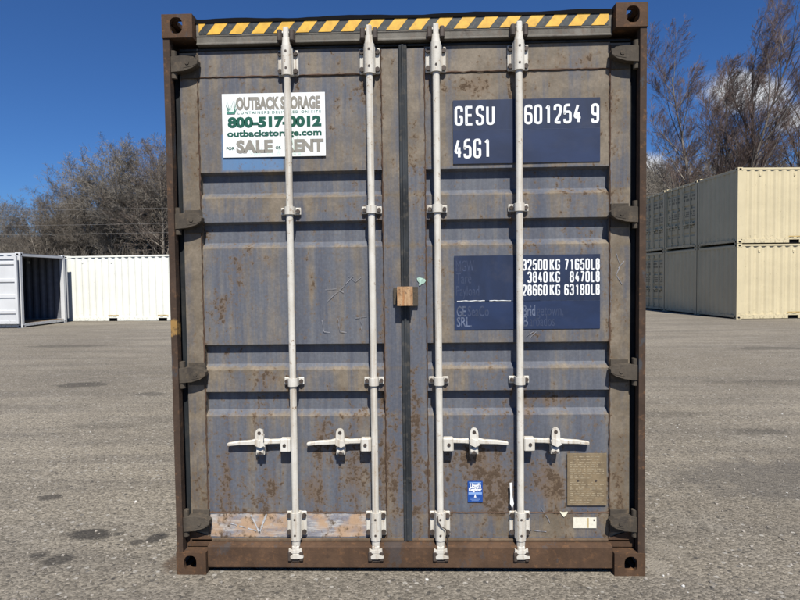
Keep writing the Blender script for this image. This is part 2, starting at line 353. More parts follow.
# ------------------------------------------------------------------ ground
def ground_mat():
    m, T, b, co = newmat('worn_gravelly_asphalt')
    big = T.noise(co, 0.22, 6, 0.6); mid = T.noise(co, 1.6, 6, 0.65, loc=(4, 4, 0)); tread = T.noise(co, 1.3, 5, 0.6, sc=(0.22, 1.6, 1))
    fine = T.noise(co, 60, 5, 0.75); v = T.voro(co, 75, 'Color'); vd = T.voro(co, 75); v2 = T.voro(co, 28, 'Color'); v2d = T.voro(co, 28)
    c = T.mix(T.ramp(big, 0.35, 0.65), (0.190, 0.168, 0.134), (0.246, 0.219, 0.175))
    c = T.mix(T.ramp(tread, 0.40, 0.62, 0, 0.65), c, (0.150, 0.135, 0.113))
    c = T.mix(T.ramp(mid, 0.5, 0.75, 0, 0.5), c, (0.26, 0.238, 0.20))
    vs = T.node('ShaderNodeSeparateColor'); T.set(vs.inputs[0], v); v2s = T.node('ShaderNodeSeparateColor'); T.set(v2s.inputs[0], v2)
    k = T.ramp(vs.outputs[0], 0.0, 1.0, 0.45, 1.5, False)
    cc = T.node('ShaderNodeCombineColor'); [T.set(cc.inputs[i], k) for i in range(3)]
    c = T.mix(0.75, c, T.mix(1.0, c, cc.outputs[0], 'MULTIPLY'))
    c = T.mix(T.m('MULTIPLY', T.m('GREATER_THAN', v2s.outputs[1], 0.90), T.ramp(v2d, 0.25, 0.42, 0.8, 0)), c, (0.38, 0.36, 0.32))
    c = T.mix(T.m('MULTIPLY', T.m('GREATER_THAN', v2s.outputs[0], 0.88), T.ramp(v2d, 0.25, 0.42, 0.7, 0)), c, (0.05, 0.048, 0.046))
    c = T.mix(T.ramp(fine, 0.5, 0.75, 0, 0.55), c, (0.095, 0.087, 0.075))
    p = T.sep(co); edge = T.noise(co, 5, 5, 0.6)
    for (x, y, rx, ry, col, amt) in STAINS:
        dx = T.m('DIVIDE', T.m('SUBTRACT', p[0], x), rx); dy = T.m('DIVIDE', T.m('SUBTRACT', p[1], y), ry)
        d = T.m('ADD', T.m('SQRT', T.m('ADD', T.m('MULTIPLY', dx, dx), T.m('MULTIPLY', dy, dy))), T.m('MULTIPLY', T.m('SUBTRACT', edge, 0.5), 1.6))
        c = T.mix(T.ramp(d, 0.55, 1.1, amt, 0), c, col)
    T.set(b.inputs['Base Color'], c); b.inputs['Roughness'].default_value = 0.95; b.inputs['Specular IOR Level'].default_value = 0.15
    h = T.m('ADD', T.m('MULTIPLY', T.m('SUBTRACT', 1.0, vd), 0.6), T.m('ADD', T.m('MULTIPLY', fine, 0.8), T.m('MULTIPLY', mid, 0.6)))
    T.set(b.inputs['Normal'], T.bump(h, 0.9, 0.012))
    return m
OIL = (0.035, 0.033, 0.031); PALE = (0.24, 0.215, 0.175)
STAINS = [(-1.95, 0.46, 0.17, 0.08, OIL, .8), (-1.52, 0.42, 0.07, 0.08, OIL, .8), (-1.62, 0.36, 0.05, 0.05, OIL, .7), (-1.95, 0.15, 0.10, 0.07, OIL, .65), (-2.1, 0.2, 0.07, 0.05, OIL, .6), (-1.78, .47, .04, .04, OIL, .7),
          (-2.6, 1.05, 0.1, 0.07, OIL, .7), (-5.0, 5.4, 0.45, 0.25, OIL, .6), (-3.6, 4.7, 0.25, 0.15, OIL, .4), (-8.4, 10.5, 1.3, 0.3, OIL, .45), (-3.3, 3.0, .5, .15, OIL, .25),
          (3.4, 2.7, 0.35, 0.14, OIL, .4), (7.4, 9.0, 0.9, 0.3, OIL, .4), (3.0, 1.4, 1.2, 0.5, (0.08, 0.075, 0.07), .5), (5.5, 5.2, 1.6, .25, OIL, .3), (2.4, 3.4, 1.0, .2, OIL, .3),
          (1.32, 0.12, 0.10, 0.10, PALE, .9), (1.45, 0.3, 0.09, 0.14, PALE, .5), (-1.27, 0.12, 0.07, 0.12, (0.09, 0.06, 0.04), .7)]
def ground_z(x, y): return 0.0
g = MB()
xs = [-700, -200, -60, -20, 20, 60, 200, 700]; ys = [-300, -60, -10, 20, 60, 200, 900]
for i in range(len(xs) - 1):
    for j in range(len(ys) - 1): g.quad((xs[i], ys[j], 0), (xs[i + 1], ys[j], 0), (xs[i + 1], ys[j + 1], 0), (xs[i], ys[j + 1], 0))
ground = g.build('ground', ground_mat()); ground['kind'] = 'structure'

# ------------------------------------------------------------------ the old shipping container (door end faces the camera)
main = thing('shipping_container', 'large rusty blue-grey shipping container with white locking bars on its closed double doors', 'shipping container')
HW, HH, LEN = 1.219, 2.896, 12.192

def stadium(cx, cz, w, h, n=24):
    pts = []
    for i in range(n):
        a = 2 * math.pi * i / n; e = 2.6
        c, s_ = math.cos(a), math.sin(a)
        pts.append((cx + w / 2 * math.copysign(abs(c) ** (2 / e), c), cz + h / 2 * math.copysign(abs(s_) ** (2 / e), s_)))
    return pts
def holed_plate(mb, u0, u1, v0, v1, hole, d0, d1, fn):
    """rectangular plate with a hole, fn(u,v,d) -> xyz"""
    n = len(hole); cx = sum(p[0] for p in hole) / n; cz = sum(p[1] for p in hole) / n; outer = []
    angs = [math.atan2(p[1] - cz, p[0] - cx) for p in hole]
    corners = [math.atan2(v - cz, u - cx) for u in (u0, u1) for v in (v0, v1)]
    for ca in corners:                                   # snap one ray to each corner
        k = min(range(n), key=lambda i: abs((angs[i] - ca + math.pi) % (2 * math.pi) - math.pi)); angs[k] = ca
    for a in angs:
        c, s_ = math.cos(a), math.sin(a)
        tx = ((u1 - cx) / c if c > 0 else (u0 - cx) / c) if abs(c) > 1e-9 else 1e9
        tz = ((v1 - cz) / s_ if s_ > 0 else (v0 - cz) / s_) if abs(s_) > 1e-9 else 1e9
        t = min(tx, tz); outer.append((cx + c * t, cz + s_ * t))
    vs = [fn(*p, d) for d in (d0, d1) for p in outer] + [fn(*p, d) for d in (d0, d1) for p in hole]
    fs = []
    for i in range(n):
        j = (i + 1) % n
        fs += [(i, j, 2 * n + j, 2 * n + i), (n + i, 3 * n + i, 3 * n + j, n + j), (i, n + i, n + j, j), (2 * n + i, 2 * n + j, 3 * n + j, 3 * n + i)]
    mb.add(vs, fs)
def casting(sx, y0, sy, z0, sz, scale=1.0):
    """corner fitting: hollow block with a hole in its front, side and top/bottom face"""
    W, D, H, t = 0.157, 0.178, 0.118, 0.022; mb = MB()
    X = lambda u: sx * (HW - u); Y = lambda v: y0 + sy * v
    holed_plate(mb, 0, W, 0, H, stadium(W * .47, H * .52, .066, .082), 0, t, lambda u, v, d: (X(u), Y(d), z0 + v))
    holed_plate(mb, t, D, 0, H, stadium(D * .52, H * .52, .085, .062), 0, t, lambda u, v, d: (X(d), Y(u), z0 + v))
    zo = (z0 + H if sz > 0 else z0); e = -1 if sz > 0 else 1
    holed_plate(mb, t, W, t, D, stadium(W * .52, D * .52, .063, .11), 0, t, lambda u, v, d: (X(u), Y(v), zo + e * d))
    za, zb = (z0, z0 + t) if sz > 0 else (z0 + H - t, z0 + H)
    a, b_ = sorted((X(t), X(W))); c, d_ = sorted((Y(t), Y(D)))
    mb.box(a, b_, c, d_, za, zb)
    zc, zd = (z0 + t, z0 + H - t)
    a, b_ = sorted((X(W - t), X(W))); mb.box(a, b_, c, d_, zc, zd)
    a, b_ = sorted((X(t), X(W - t))); c, d_ = sorted((Y(D - t), Y(D))); mb.box(a, b_, c, d_, zc, zd)
    return mb
for sx in (-1, 1):
    for y0, sy in ((0, 1), (LEN, -1)):
        casting(sx, y0, sy, HH - 0.118, 1).build('corner_casting', RUST, main)
        casting(sx, y0, sy, 0.0, -1).build('corner_casting', RUST, main)
def set_wear(o, fn):
    me = o.data; co = np.empty(len(me.vertices) * 3, np.float32); me.vertices.foreach_get('co', co); co = co.reshape(-1, 3)
    a = me.attributes.new('wear', 'FLOAT_COLOR', 'POINT'); a.data.foreach_set('color', fn(co).astype(np.float32).ravel())
RUST_POST_Y = rusty('rusted_post_with_yellow', (0.056, 0.037, 0.026), orange=(0.20, 0.105, 0.050), orange_amt=0.5, attr=True, old=0.85)
for sx in (-1, 1):
    p = MB(); n = 60
    for i in range(n):
        z0 = 0.118 + (HH - 0.236) * i / n; z1 = 0.118 + (HH - 0.236) * (i + 1) / n
        if True:
            xa, xb = sorted((sx * 1.184, sx * 1.2165)); p.box(xa, xb, 0.006, 0.05, z0, z1); xa, xb = sorted((sx * 1.199, sx * 1.2165)); p.box(xa, xb, 0.05, 0.16, z0, z1)
    xa, xb = sorted((sx * 1.062, sx * 1.199)); p.box(xa, xb, 0.135, 0.16, 0.118, HH - .118)
    po = p.build('corner_post', RUST_POST_Y, main)
    def wf(co, sx=sx):
        o = np.zeros((len(co), 4)); 
        if sx < 0: o[:, 2] = np.exp(-((co[:, 2] - 1.30) / 0.075) ** 2) * 0.85
        o[:, 3] = 1; return o
    set_wear(po, wf)
# header
h = MB()
prof = [(0.046, 2.868), (0.046, 2.800), (0.049, 2.797), (0.049, 2.768), (0.043, 2.765), (0.043, 2.757), (0.14, 2.757), (0.14, 2.868)]
n = len(prof)
h.add([(-1.06, y, z) for y, z in prof] + [(1.06, y, z) for y, z in prof], [tuple(range(n)), tuple(range(n, 2 * n))[::-1]] + [(i, (i + 1) % n, n + (i + 1) % n, n + i) for i in range(n)])
h.build('door_header', HEADER, main, bevel=0.003)
t = MB(); rnd = random.Random(3); N = 40; prev = 2.884
for i in range(N):
    xa, xb = -1.062 + 2.124 * i / N, -1.062 + 2.124 * (i + 1) / N
    nz = 2.884 + 0.004 * math.sin(i * 0.55) + rnd.uniform(-.0015, .0015)
    t.add([(xa, .040, 2.866), (xb, .040, 2.866), (xb, .040, nz), (xa, .040, prev), (xa, .10, 2.866), (xb, .10, 2.866), (xb, .10, nz), (xa, .10, prev)],
          [(0, 1, 2, 3), (4, 7, 6, 5), (3, 2, 6, 7), (0, 4, 5, 1)]); prev = nz
t.build('roof_edge_strip', BLACK, main)  # wavy black strip along the top of the header
# hazard stripe band
hz = MB(); z0, z1 = 2.808, 2.8655; x = -1.12; pitch, ws, lean = 0.1152, 0.066, 0.047
hz.rect(-1.045, 1.040, z0, z1, 0.0445, 1)
def clipx(poly, lo, hi):
    for s_, lim in ((1, lo), (-1, hi)):
        out = []
        for i in range(len(poly)):
            a, b_ = poly[i - 1], poly[i]; da, db = s_ * (a[0] - lim), s_ * (b_[0] - lim)
            if (da >= 0) != (db >= 0):
                k = da / (da - db); out.append((a[0] + (b_[0] - a[0]) * k, a[1] + (b_[1] - a[1]) * k))
            if db >= 0: out.append(b_)
        poly = out
        if not poly: return []
    return poly
while x < 1.06:
    q = clipx([(x, z0), (x + ws, z0), (x + ws + lean, z1), (x + lean, z1)], -1.045, 1.040)
    if len(q) > 2: hz.add([(a, 0.0432, b_) for a, b_ in q], [tuple(range(len(q)))], 0)
    x += pitch
hz.build('hazard_stripe_band', [YEL, BLK], main)
# sill
s_ = MB()
s_.add([(xx, y, z) for xx in (-1.06, 1.06) for y, z in ((0.018, 0.03), (0.018, 0.142), (0.05, 0.150), (0.16, 0.150), (0.16, 0.03))],
       [(0, 1, 2, 3, 4), (9, 8, 7, 6, 5)] + [(i, (i + 1) % 5, 5 + (i + 1) % 5, 5 + i) for i in range(5)])
s_.build('door_sill', RUST_SILL, main, bevel=0.004)
for sx in (-1, 1):        # gusset between sill and post
    gz = MB(); gz.prism([(sx * 1.05, .125), (sx * 1.05, .165), (sx * 1.10, .19), (sx * 1.183, .215), (sx * 1.183, .125)], 0.06, 0.13)
    gz.build('sill_gusset', RUST, main)

# body shell behind the doors
BLUE_WALL = plain('weathered_blue_wall', (0.10, 0.11, 0.155), 0.65, 0.25, 2, dirt=(0.13, 0.09, 0.06), dirt_amt=0.7)
def corr_profile(L0, L1, pitch=0.278, depth=0.036):
    fl, sl = 0.072, 0.067; pts = []; n = max(1, int((L1 - L0) / pitch)); off = (L1 - L0 - n * pitch) / 2
    pts.append((L0, 0.0)); x = L0 + off
    for i in range(n): pts += [(x + fl / 2, 0), (x + fl / 2 + sl, depth), (x + fl * 1.5 + sl, depth), (x + fl * 1.5 + 2 * sl, 0)]; x += pitch
    pts.append((L1, 0.0)); return pts
def corr_wall(L0, L1, z0, z1, fn, thick=0.0, mb=None, mi=0):
    """vertical corrugated sheet; fn(l, depth, z)"""
    P = corr_profile(L0, L1); mb = mb or MB(); n = len(P)
    mb.add([fn(l, d, z0) for l, d in P] + [fn(l, d, z1) for l, d in P], [(i, i + 1, n + i + 1, n + i) for i in range(n - 1)], mi)
    return mb
for sx in (-1, 1):
    corr_wall(0.178, LEN - .178, 0.17, HH - .07, lambda l, d, z: (sx * (HW - .012 - d), l, z)).build('side_wall', BLUE_WALL, main)
    r = MB(); a, b_ = sorted((sx * (HW - .06), sx * (HW - .004))); r.box(a, b_, .18, LEN - .18, HH - .072, HH - .012); r.build('top_rail', RUST_POST, main)
    r = MB(); r.box(a, b_, .18, LEN - .18, .03, .172); r.build('bottom_rail', RUST_POST, main)
corr_wall(-HW + .16, HW - .16, .12, HH - .12, lambda l, d, z: (l, LEN - .02 - d, z)).build('end_wall', BLUE_WALL, main)
r = MB(); r.box(-HW + .062, HW - .062, .142, LEN - .03, HH - .034, HH - .02); r.build('roof', BLUE_WALL, main)
r = MB(); r.box(-HW + .062, HW - .062, .165, LEN - .06, .14, .17); r.build('floor', BLACK, main)

# ------------------------------------------------------------------ doors
GROOVES = [(2.110, 1.974), (1.850, 1.713), (1.205, 1.068), (0.953, 0.822)]
YF, GD = 0.075, 0.036
def gdepth(z):
    d = np.zeros_like(z)
    for a, b_ in GROOVES:
        up = np.clip((a - z) / 0.012, 0, 1); dn = np.clip((z - b_) / 0.030, 0, 1); d = np.maximum(d, GD * np.minimum(up, dn))
    return d
def blob(co, x, z, rx, rz): return np.exp(-(((co[:, 0] - x) / rx) ** 2 + ((co[:, 2] - z) / rz) ** 2))
def waves(x, z, seed):
    rg = np.random.RandomState(seed); s = np.zeros_like(x)
    for i in range(14):
        kx, kz = rg.uniform(-9, 9), rg.uniform(-7, 7); s += rg.uniform(.3, 1) * np.sin(kx * x + kz * z + rg.uniform(0, 6.28))
    return s / 14
def wear(co, side):
    x, y, z = co[:, 0], co[:, 1], co[:, 2]; o = np.zeros((len(co), 4))
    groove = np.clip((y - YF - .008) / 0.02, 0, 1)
    low = np.clip((1.0 - z) / 0.75, 0, 1)
    rust = 0.08 + 0.20 * low
    tan = 0.35 + 0.0 * z
    stile = (np.abs(x) > 1.066) | (np.abs(x) < 0.112)
    tan = np.where(np.abs(x) > 1.066, 0.80, tan); tan = np.where(np.abs(x) < 0.112, 0.34 if side > 0 else 0.5, tan)
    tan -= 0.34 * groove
    if side < 0:
        tan = tan - .14 * np.clip((.95 - z) / .2, 0, 1) * (np.abs(x) < 1.066) + 0.35 * blob(co, -.95, 2.4, .10, .35) - 0.12 * (z < 1.9) * (z > 1.2) + .25 * blob(co, -.35, 2.65, .15, .12) + .3 * blob(co, -.1, 2.4, .08, .5)
        for (bx, bz, rx, rz, k) in ((-.87, 1.62, .05, .10, .55), (-.72, 1.65, .03, .05, .6), (-.97, 1.40, .06, .07, .6), (-.49, 1.50, .03, .12, .55), (-.46, .68, .09, .14, .6), (-.14, .6, .05, .4, .35),
                                    (-.72, .42, .07, .13, .5), (-.28, .5, .09, .16, .6), (-.50, .42, .08, .1, .7), (-.98, .45, .05, .3, .5), (-.80, .85, .2, .12, .3), (-.25, .80, .07, .08, .5),
                                    (-.33, 2.66, .05, .06, .5), (-.70, 2.70, .12, .03, .3), (-.07, 1.7, .05, .3, .25), (-.07, .5, .05, .35, .4), (-.7, 1.02, .22, .05, .45), (-.12, 1.35, .02, .2, .5)):
            rust = rust + k * 1.15 * blob(co, bx, bz, rx * .9, rz)
        band = ((z < .302) & (z > .165) & (x > -1.062) & (x < -.14)).astype(float); o[:, 2] = band * (0.80 + 0.25 * blob(co, -.75, .24, .3, .1)); rust = rust - 0.10 * band
        ptc = ((x > -.948) & (x < -.631) & (z > 2.113) & (z < 2.305)).astype(float); o[:, 3] = ptc
    else:
        tan = tan + 0.40 * (z > 2.12) * (x < 1.06) + 0.14 * ((z > 1.7) & (z < 2.0)) - .10 - .10 * np.clip((.95 - z) / .2, 0, 1) * (x < 1.066)
        for (bx, bz, rx, rz, k) in ((.38, 2.53, .14, .07, .75), (.60, 2.62, .08, .05, .5), (.80, 2.65, .14, .05, .6), (.95, 2.64, .07, .05, .5), (.42, .52, .16, .16, .55), (.48, .35, .10, .12, .6), (.33, .62, .08, .06, .5),
                                    (.72, .48, .10, .14, .55), (.78, .42, .07, .12, .55), (.76, .895, .17, .05, .75), (.95, .78, .09, .06, .4), (.2, .45, .06, .3, .35), (.06, .5, .05, .4, .45), (.04, .9, .03, .3, .45),
                                    (.18, 1.4, .03, .14, .45), (.15, 1.35, .02, .25, .4), (.62, 1.69, .25, .02, .4), (1.10, .45, .04, .25, .4), (.64, .82, .04, .05, .5), (.9, 1.98, .2, .02, .3), (.05, 2.1, .03, .2, .35)):
            rust = rust + k * 1.15 * blob(co, bx, bz, rx * .9, rz)
        tan = tan + .35 * ((z < .302) & (z > .165))
    for xr in ((-.590, -.168) if side < 0 else (.170, .588)):        # runs below the fixings
        for zc, hw_, ln in ((2.59, .04, .10), (1.878, .036, .06), (.99, .036, .08), (.18, .04, .05)):
            for sg in (-1, 1): rust = rust + .75 * blob(co, xr + sg * hw_, zc - ln * .6, .012, ln)
    # seams and bevel edges collect rust
    for xs_ in (-1.068, -.111, .111, 1.058): rust = rust + 0.32 * np.exp(-((x - xs_) / .014) ** 2)
    rust = rust + 0.22 * np.exp(-((z - 2.6) / .012) ** 2) + .25 * np.exp(-((z - .303) / .012) ** 2)
    for a, b_ in GROOVES: rust = rust + .16 * np.exp(-((z - b_) / .008) ** 2); tan = tan + .25 * np.exp(-((z - b_ - .005) / .012) ** 2)
    o[:, 0] = rust; o[:, 1] = tan
    return o
def door_mesh(side):
    """panel with four horizontal corrugations, box-section stiles and rails, one mesh"""
    if side < 0: xo0, xi0, xi1, xo1 = -1.160, -1.068, -.111, -.022
    else: xo0, xi0, xi1, xo1 = .022, .111, 1.058, 1.160
    mb = MB()
    def grid(xs, zs, yfun):
        X, Z = np.meshgrid(xs, zs); Y = yfun(X, Z); n, m_ = len(xs), len(zs)
        vs = list(zip(X.ravel().tolist(), Y.ravel().tolist(), Z.ravel().tolist()))
        mb.add(vs, [(j * n + i, j * n + i + 1, (j + 1) * n + i + 1, (j + 1) * n + i) for j in range(m_ - 1) for i in range(n - 1)], 0, False)
    zs = list(np.arange(.302, 2.602, .0125))
    for a, b_ in GROOVES: zs = [z for z in zs if not (abs(z - a) < .007 or abs(z - a + .012) < .006 or abs(z - b_) < .006 or abs(z - b_ - .03) < .006)] + [a, a - .012, b_, b_ + .03]
    zs = np.array(sorted(zs + [2.602]))
    xs = np.linspace(xi0 - .001, xi1 + .001, 78)
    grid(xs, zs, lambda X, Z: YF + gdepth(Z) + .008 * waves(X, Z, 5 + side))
    for (a, b_) in ((xo0, xi0), (xi1, xo1)):      # stiles
        sx_ = np.linspace(a, b_, 8); sz_ = np.arange(.165, 2.735, .0125)
        grid(sx_, sz_, lambda X, Z: .069 + .0012 * waves(X, Z, 9 + side))
        z0, z1 = sz_[0], sz_[-1]
        for xx in (a, b_): mb.quad((xx, .069, z0), (xx, .125, z0), (xx, .125, z1), (xx, .069, z1))
        mb.quad((a, .069, z1), (b_, .069, z1), (b_, .125, z1), (a, .125, z1)); mb.quad((a, .069, z0), (b_, .069, z0), (b_, .125, z0), (a, .125, z0))
    sx_ = np.linspace(xi0 + .0005, xi1 - .0005, 78)
    for z0, z1 in ((2.602, 2.735), (.165, .302)):   # rails
        grid(sx_, np.linspace(z0, z1, 12), lambda X, Z: .0735 + .0015 * waves(X, Z, 3 + side))
        for zz in (z0, z1): mb.quad((xi0, .0735, zz), (xi1, .0735, zz), (xi1, .125, zz), (xi0, .125, zz))
    # inside face of the leaf
    mb.rect(xo0, xo1, .165, 2.735, .126)
    return mb, (xo0, xi0, xi1, xo1)
def weld_line(mb, a, b_, y, wdt, seed, mi=1):
    """thin uneven weld bead"""
    rg = random.Random(seed); a, b_ = Vector(a), Vector(b_); n = int((b_ - a).length / .02); d = (b_ - a).normalized(); nr = Vector((-d.y, d.x)); L = []; Q = []
    for i in range(n + 1):
        p = a + (b_ - a) * i / n; k = wdt * rg.uniform(.4, 1.2); o_ = nr * rg.uniform(-.0015, .0015)
        L.append(p + o_ + nr * k / 2); Q.append(p + o_ - nr * k / 2)
    vs = [(p.x, y, p.y) for p in L] + [(p.x, y - .002, (p.y + q.y) / 2 if abs(d.x) > .5 else p.y) for p, q in zip(L, Q)]
    vs = [(p.x, y, p.y) for p in L] + [((p.x + q.x) / 2, y - .003, (p.y + q.y) / 2) for p, q in zip(L, Q)] + [(q.x, y, q.y) for q in Q]
    m_ = n + 1
    mb.add(vs, [(i, i + 1, m_ + i + 1, m_ + i) for i in range(n)] + [(m_ + i, m_ + i + 1, 2 * m_ + i + 1, 2 * m_ + i) for i in range(n)], mi)
def scratch(mb, pts, wdt, y, mi=2, seed=0, keep=.86):
    rg = random.Random(seed)
    for (a, b_) in zip(pts[:-1], pts[1:]):
        a, b_ = Vector(a), Vector(b_); d = (b_ - a).normalized(); nr = Vector((-d.y, d.x)); n = max(2, int((b_ - a).length / .012))
        L = []; Q = []
        for i in range(n + 1):
            p = a + (b_ - a) * i / n + nr * rg.uniform(-.001, .001); k = wdt * rg.uniform(.4, 1.1) / 2; L.append(p + nr * k); Q.append(p - nr * k)
        vs = [(p.x, y, p.y) for p in L] + [(p.x, y, p.y) for p in Q]; m_ = n + 1
        mb.add(vs, [(i, i + 1, m_ + i + 1, m_ + i) for i in range(n) if rg.random() < keep], mi)
doors = {}
for side in (-1, 1):
    mb, (xo0, xi0, xi1, xo1) = door_mesh(side)
    weld_line(mb, (xi0, 2.601), (xi1, 2.603), .0715, .010, 1 + side)
    for xx, sd_ in ((xi0, 4), (xi1, 7)): weld_line(mb, (xx, .17), (xx, 2.72), .0685, .008, sd_ + side)
    weld_line(mb, (xi0, .303), (xi1, .303), .0715, .007, 21 + side)
    if side < 0:
        scratch(mb, [(-.84, .29), (-.795, .193), (-.755, .295)], .0105, .0705, seed=2, keep=.97)
        scratch(mb, [(-.95, .245), (-.80, .20)], .008, .0702, seed=3, keep=.92)
        SCR = 3
        scratch(mb, [(-.41, 1.43), (-.33, 1.50), (-.27, 1.56)], .0035, .0705, SCR, seed=4); scratch(mb, [(-.42, 1.49), (-.36, 1.495), (-.31, 1.47)], .003, .0703, 3, seed=5)
        scratch(mb, [(-.44, 1.33), (-.43, 1.27), (-.40, 1.265)], .003, .0705, 3, seed=6); scratch(mb, [(-.355, 1.34), (-.345, 1.27), (-.31, 1.265)], .003, .0705, 3, seed=7)
        scratch(mb, [(-.265, 1.34), (-.20, 1.35)], .003, .0705, 3, seed=8); scratch(mb, [(-.235, 1.345), (-.23, 1.26)], .003, .0704, 3, seed=9)
        scratch(mb, [(-.31, 1.57), (-.26, 1.53), (-.22, 1.56)], .0025, .0705, 3, seed=10)
    else:
        scratch(mb, [(.63, 1.235), (.665, 1.26)], .004, .0705, 3, seed=11); scratch(mb, [(.65, 1.23), (.68, 1.26)], .004, .0703, 3, seed=12)
        scratch(mb, [(1.09, 1.66), (1.11, 1.60), (1.09, 1.55), (1.12, 1.50)], .004, .0665, 3, seed=13); scratch(mb, [(1.13, 1.62), (1.10, 1.585)], .004, .0662, 3, seed=14)
        scratch(mb, [(.70, .33), (.74, .27), (.76, .22)], .005, .0700, 3, seed=15); scratch(mb, [(.64, .21), (.73, .20)], .005, .0698, 3, seed=16)
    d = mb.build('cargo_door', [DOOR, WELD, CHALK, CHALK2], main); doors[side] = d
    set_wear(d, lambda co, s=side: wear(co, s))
    # gaskets
    ga = MB(); s1 = side * 1.1605; a, b_ = sorted((s1, side * 1.197)); ga.box(a, b_, .088, .118, .15, 2.745)
    a, b_ = sorted((side * 1.1605, side * 1.168)); ga.box(a, b_, .076, .088, .17, 2.735)
    a, b_ = sorted((side * .0215, side * 1.16)); ga.box(a, b_, .066, .12, 2.7355, 2.7465); ga.box(a, b_, .060, .12, .1505, .1645, 1)
    ga.build('door_gasket', [GASKET, LIP], d, bevel=.003)
ga = MB(); ga.box(-.0215, .0215, .058, .12, .152, 2.745, bev=.004); ga.box(-.006, .006, .050, .06, .16, 2.74, bev=.002)
ga.box(-.02, .02, .055, .07, .47, .478); ga.build('centre_gasket', GASKETC, main)

# hinges
for side in (-1, 1):
    for hz_, tilt in ((2.655, 0), (1.855, 0), (1.052, 0), (.262, 0)):
        b = MB(); S = side
        pts = [(1.190, .036), (1.12, .042), (1.068, .034), (1.047, .016), (1.048, -.004), (1.075, -.022), (1.12, -.036), (1.190, -.042)]
        b.prism([(S * x, hz_ + z) for x, z in pts], 0.018, 0.062)
        b.prism([(S * x, hz_ + z * .62) for x, z in pts[1:-1]], 0.0165, 0.0181)
        b.cyl((S * 1.178, .04, hz_ - .07), (S * 1.178, .04, hz_ + .07), .017, n=12)
        b.cyl((S * 1.10, .013, hz_ + .004), (S * 1.10, .02, hz_ + .004), .011, n=8)
        b.box(*sorted((S * 1.06, S * 1.15)), .06, .0695, hz_ - .06, hz_ + .06)
        b.build('hinge', HINGE, doors[side], bevel=.004)

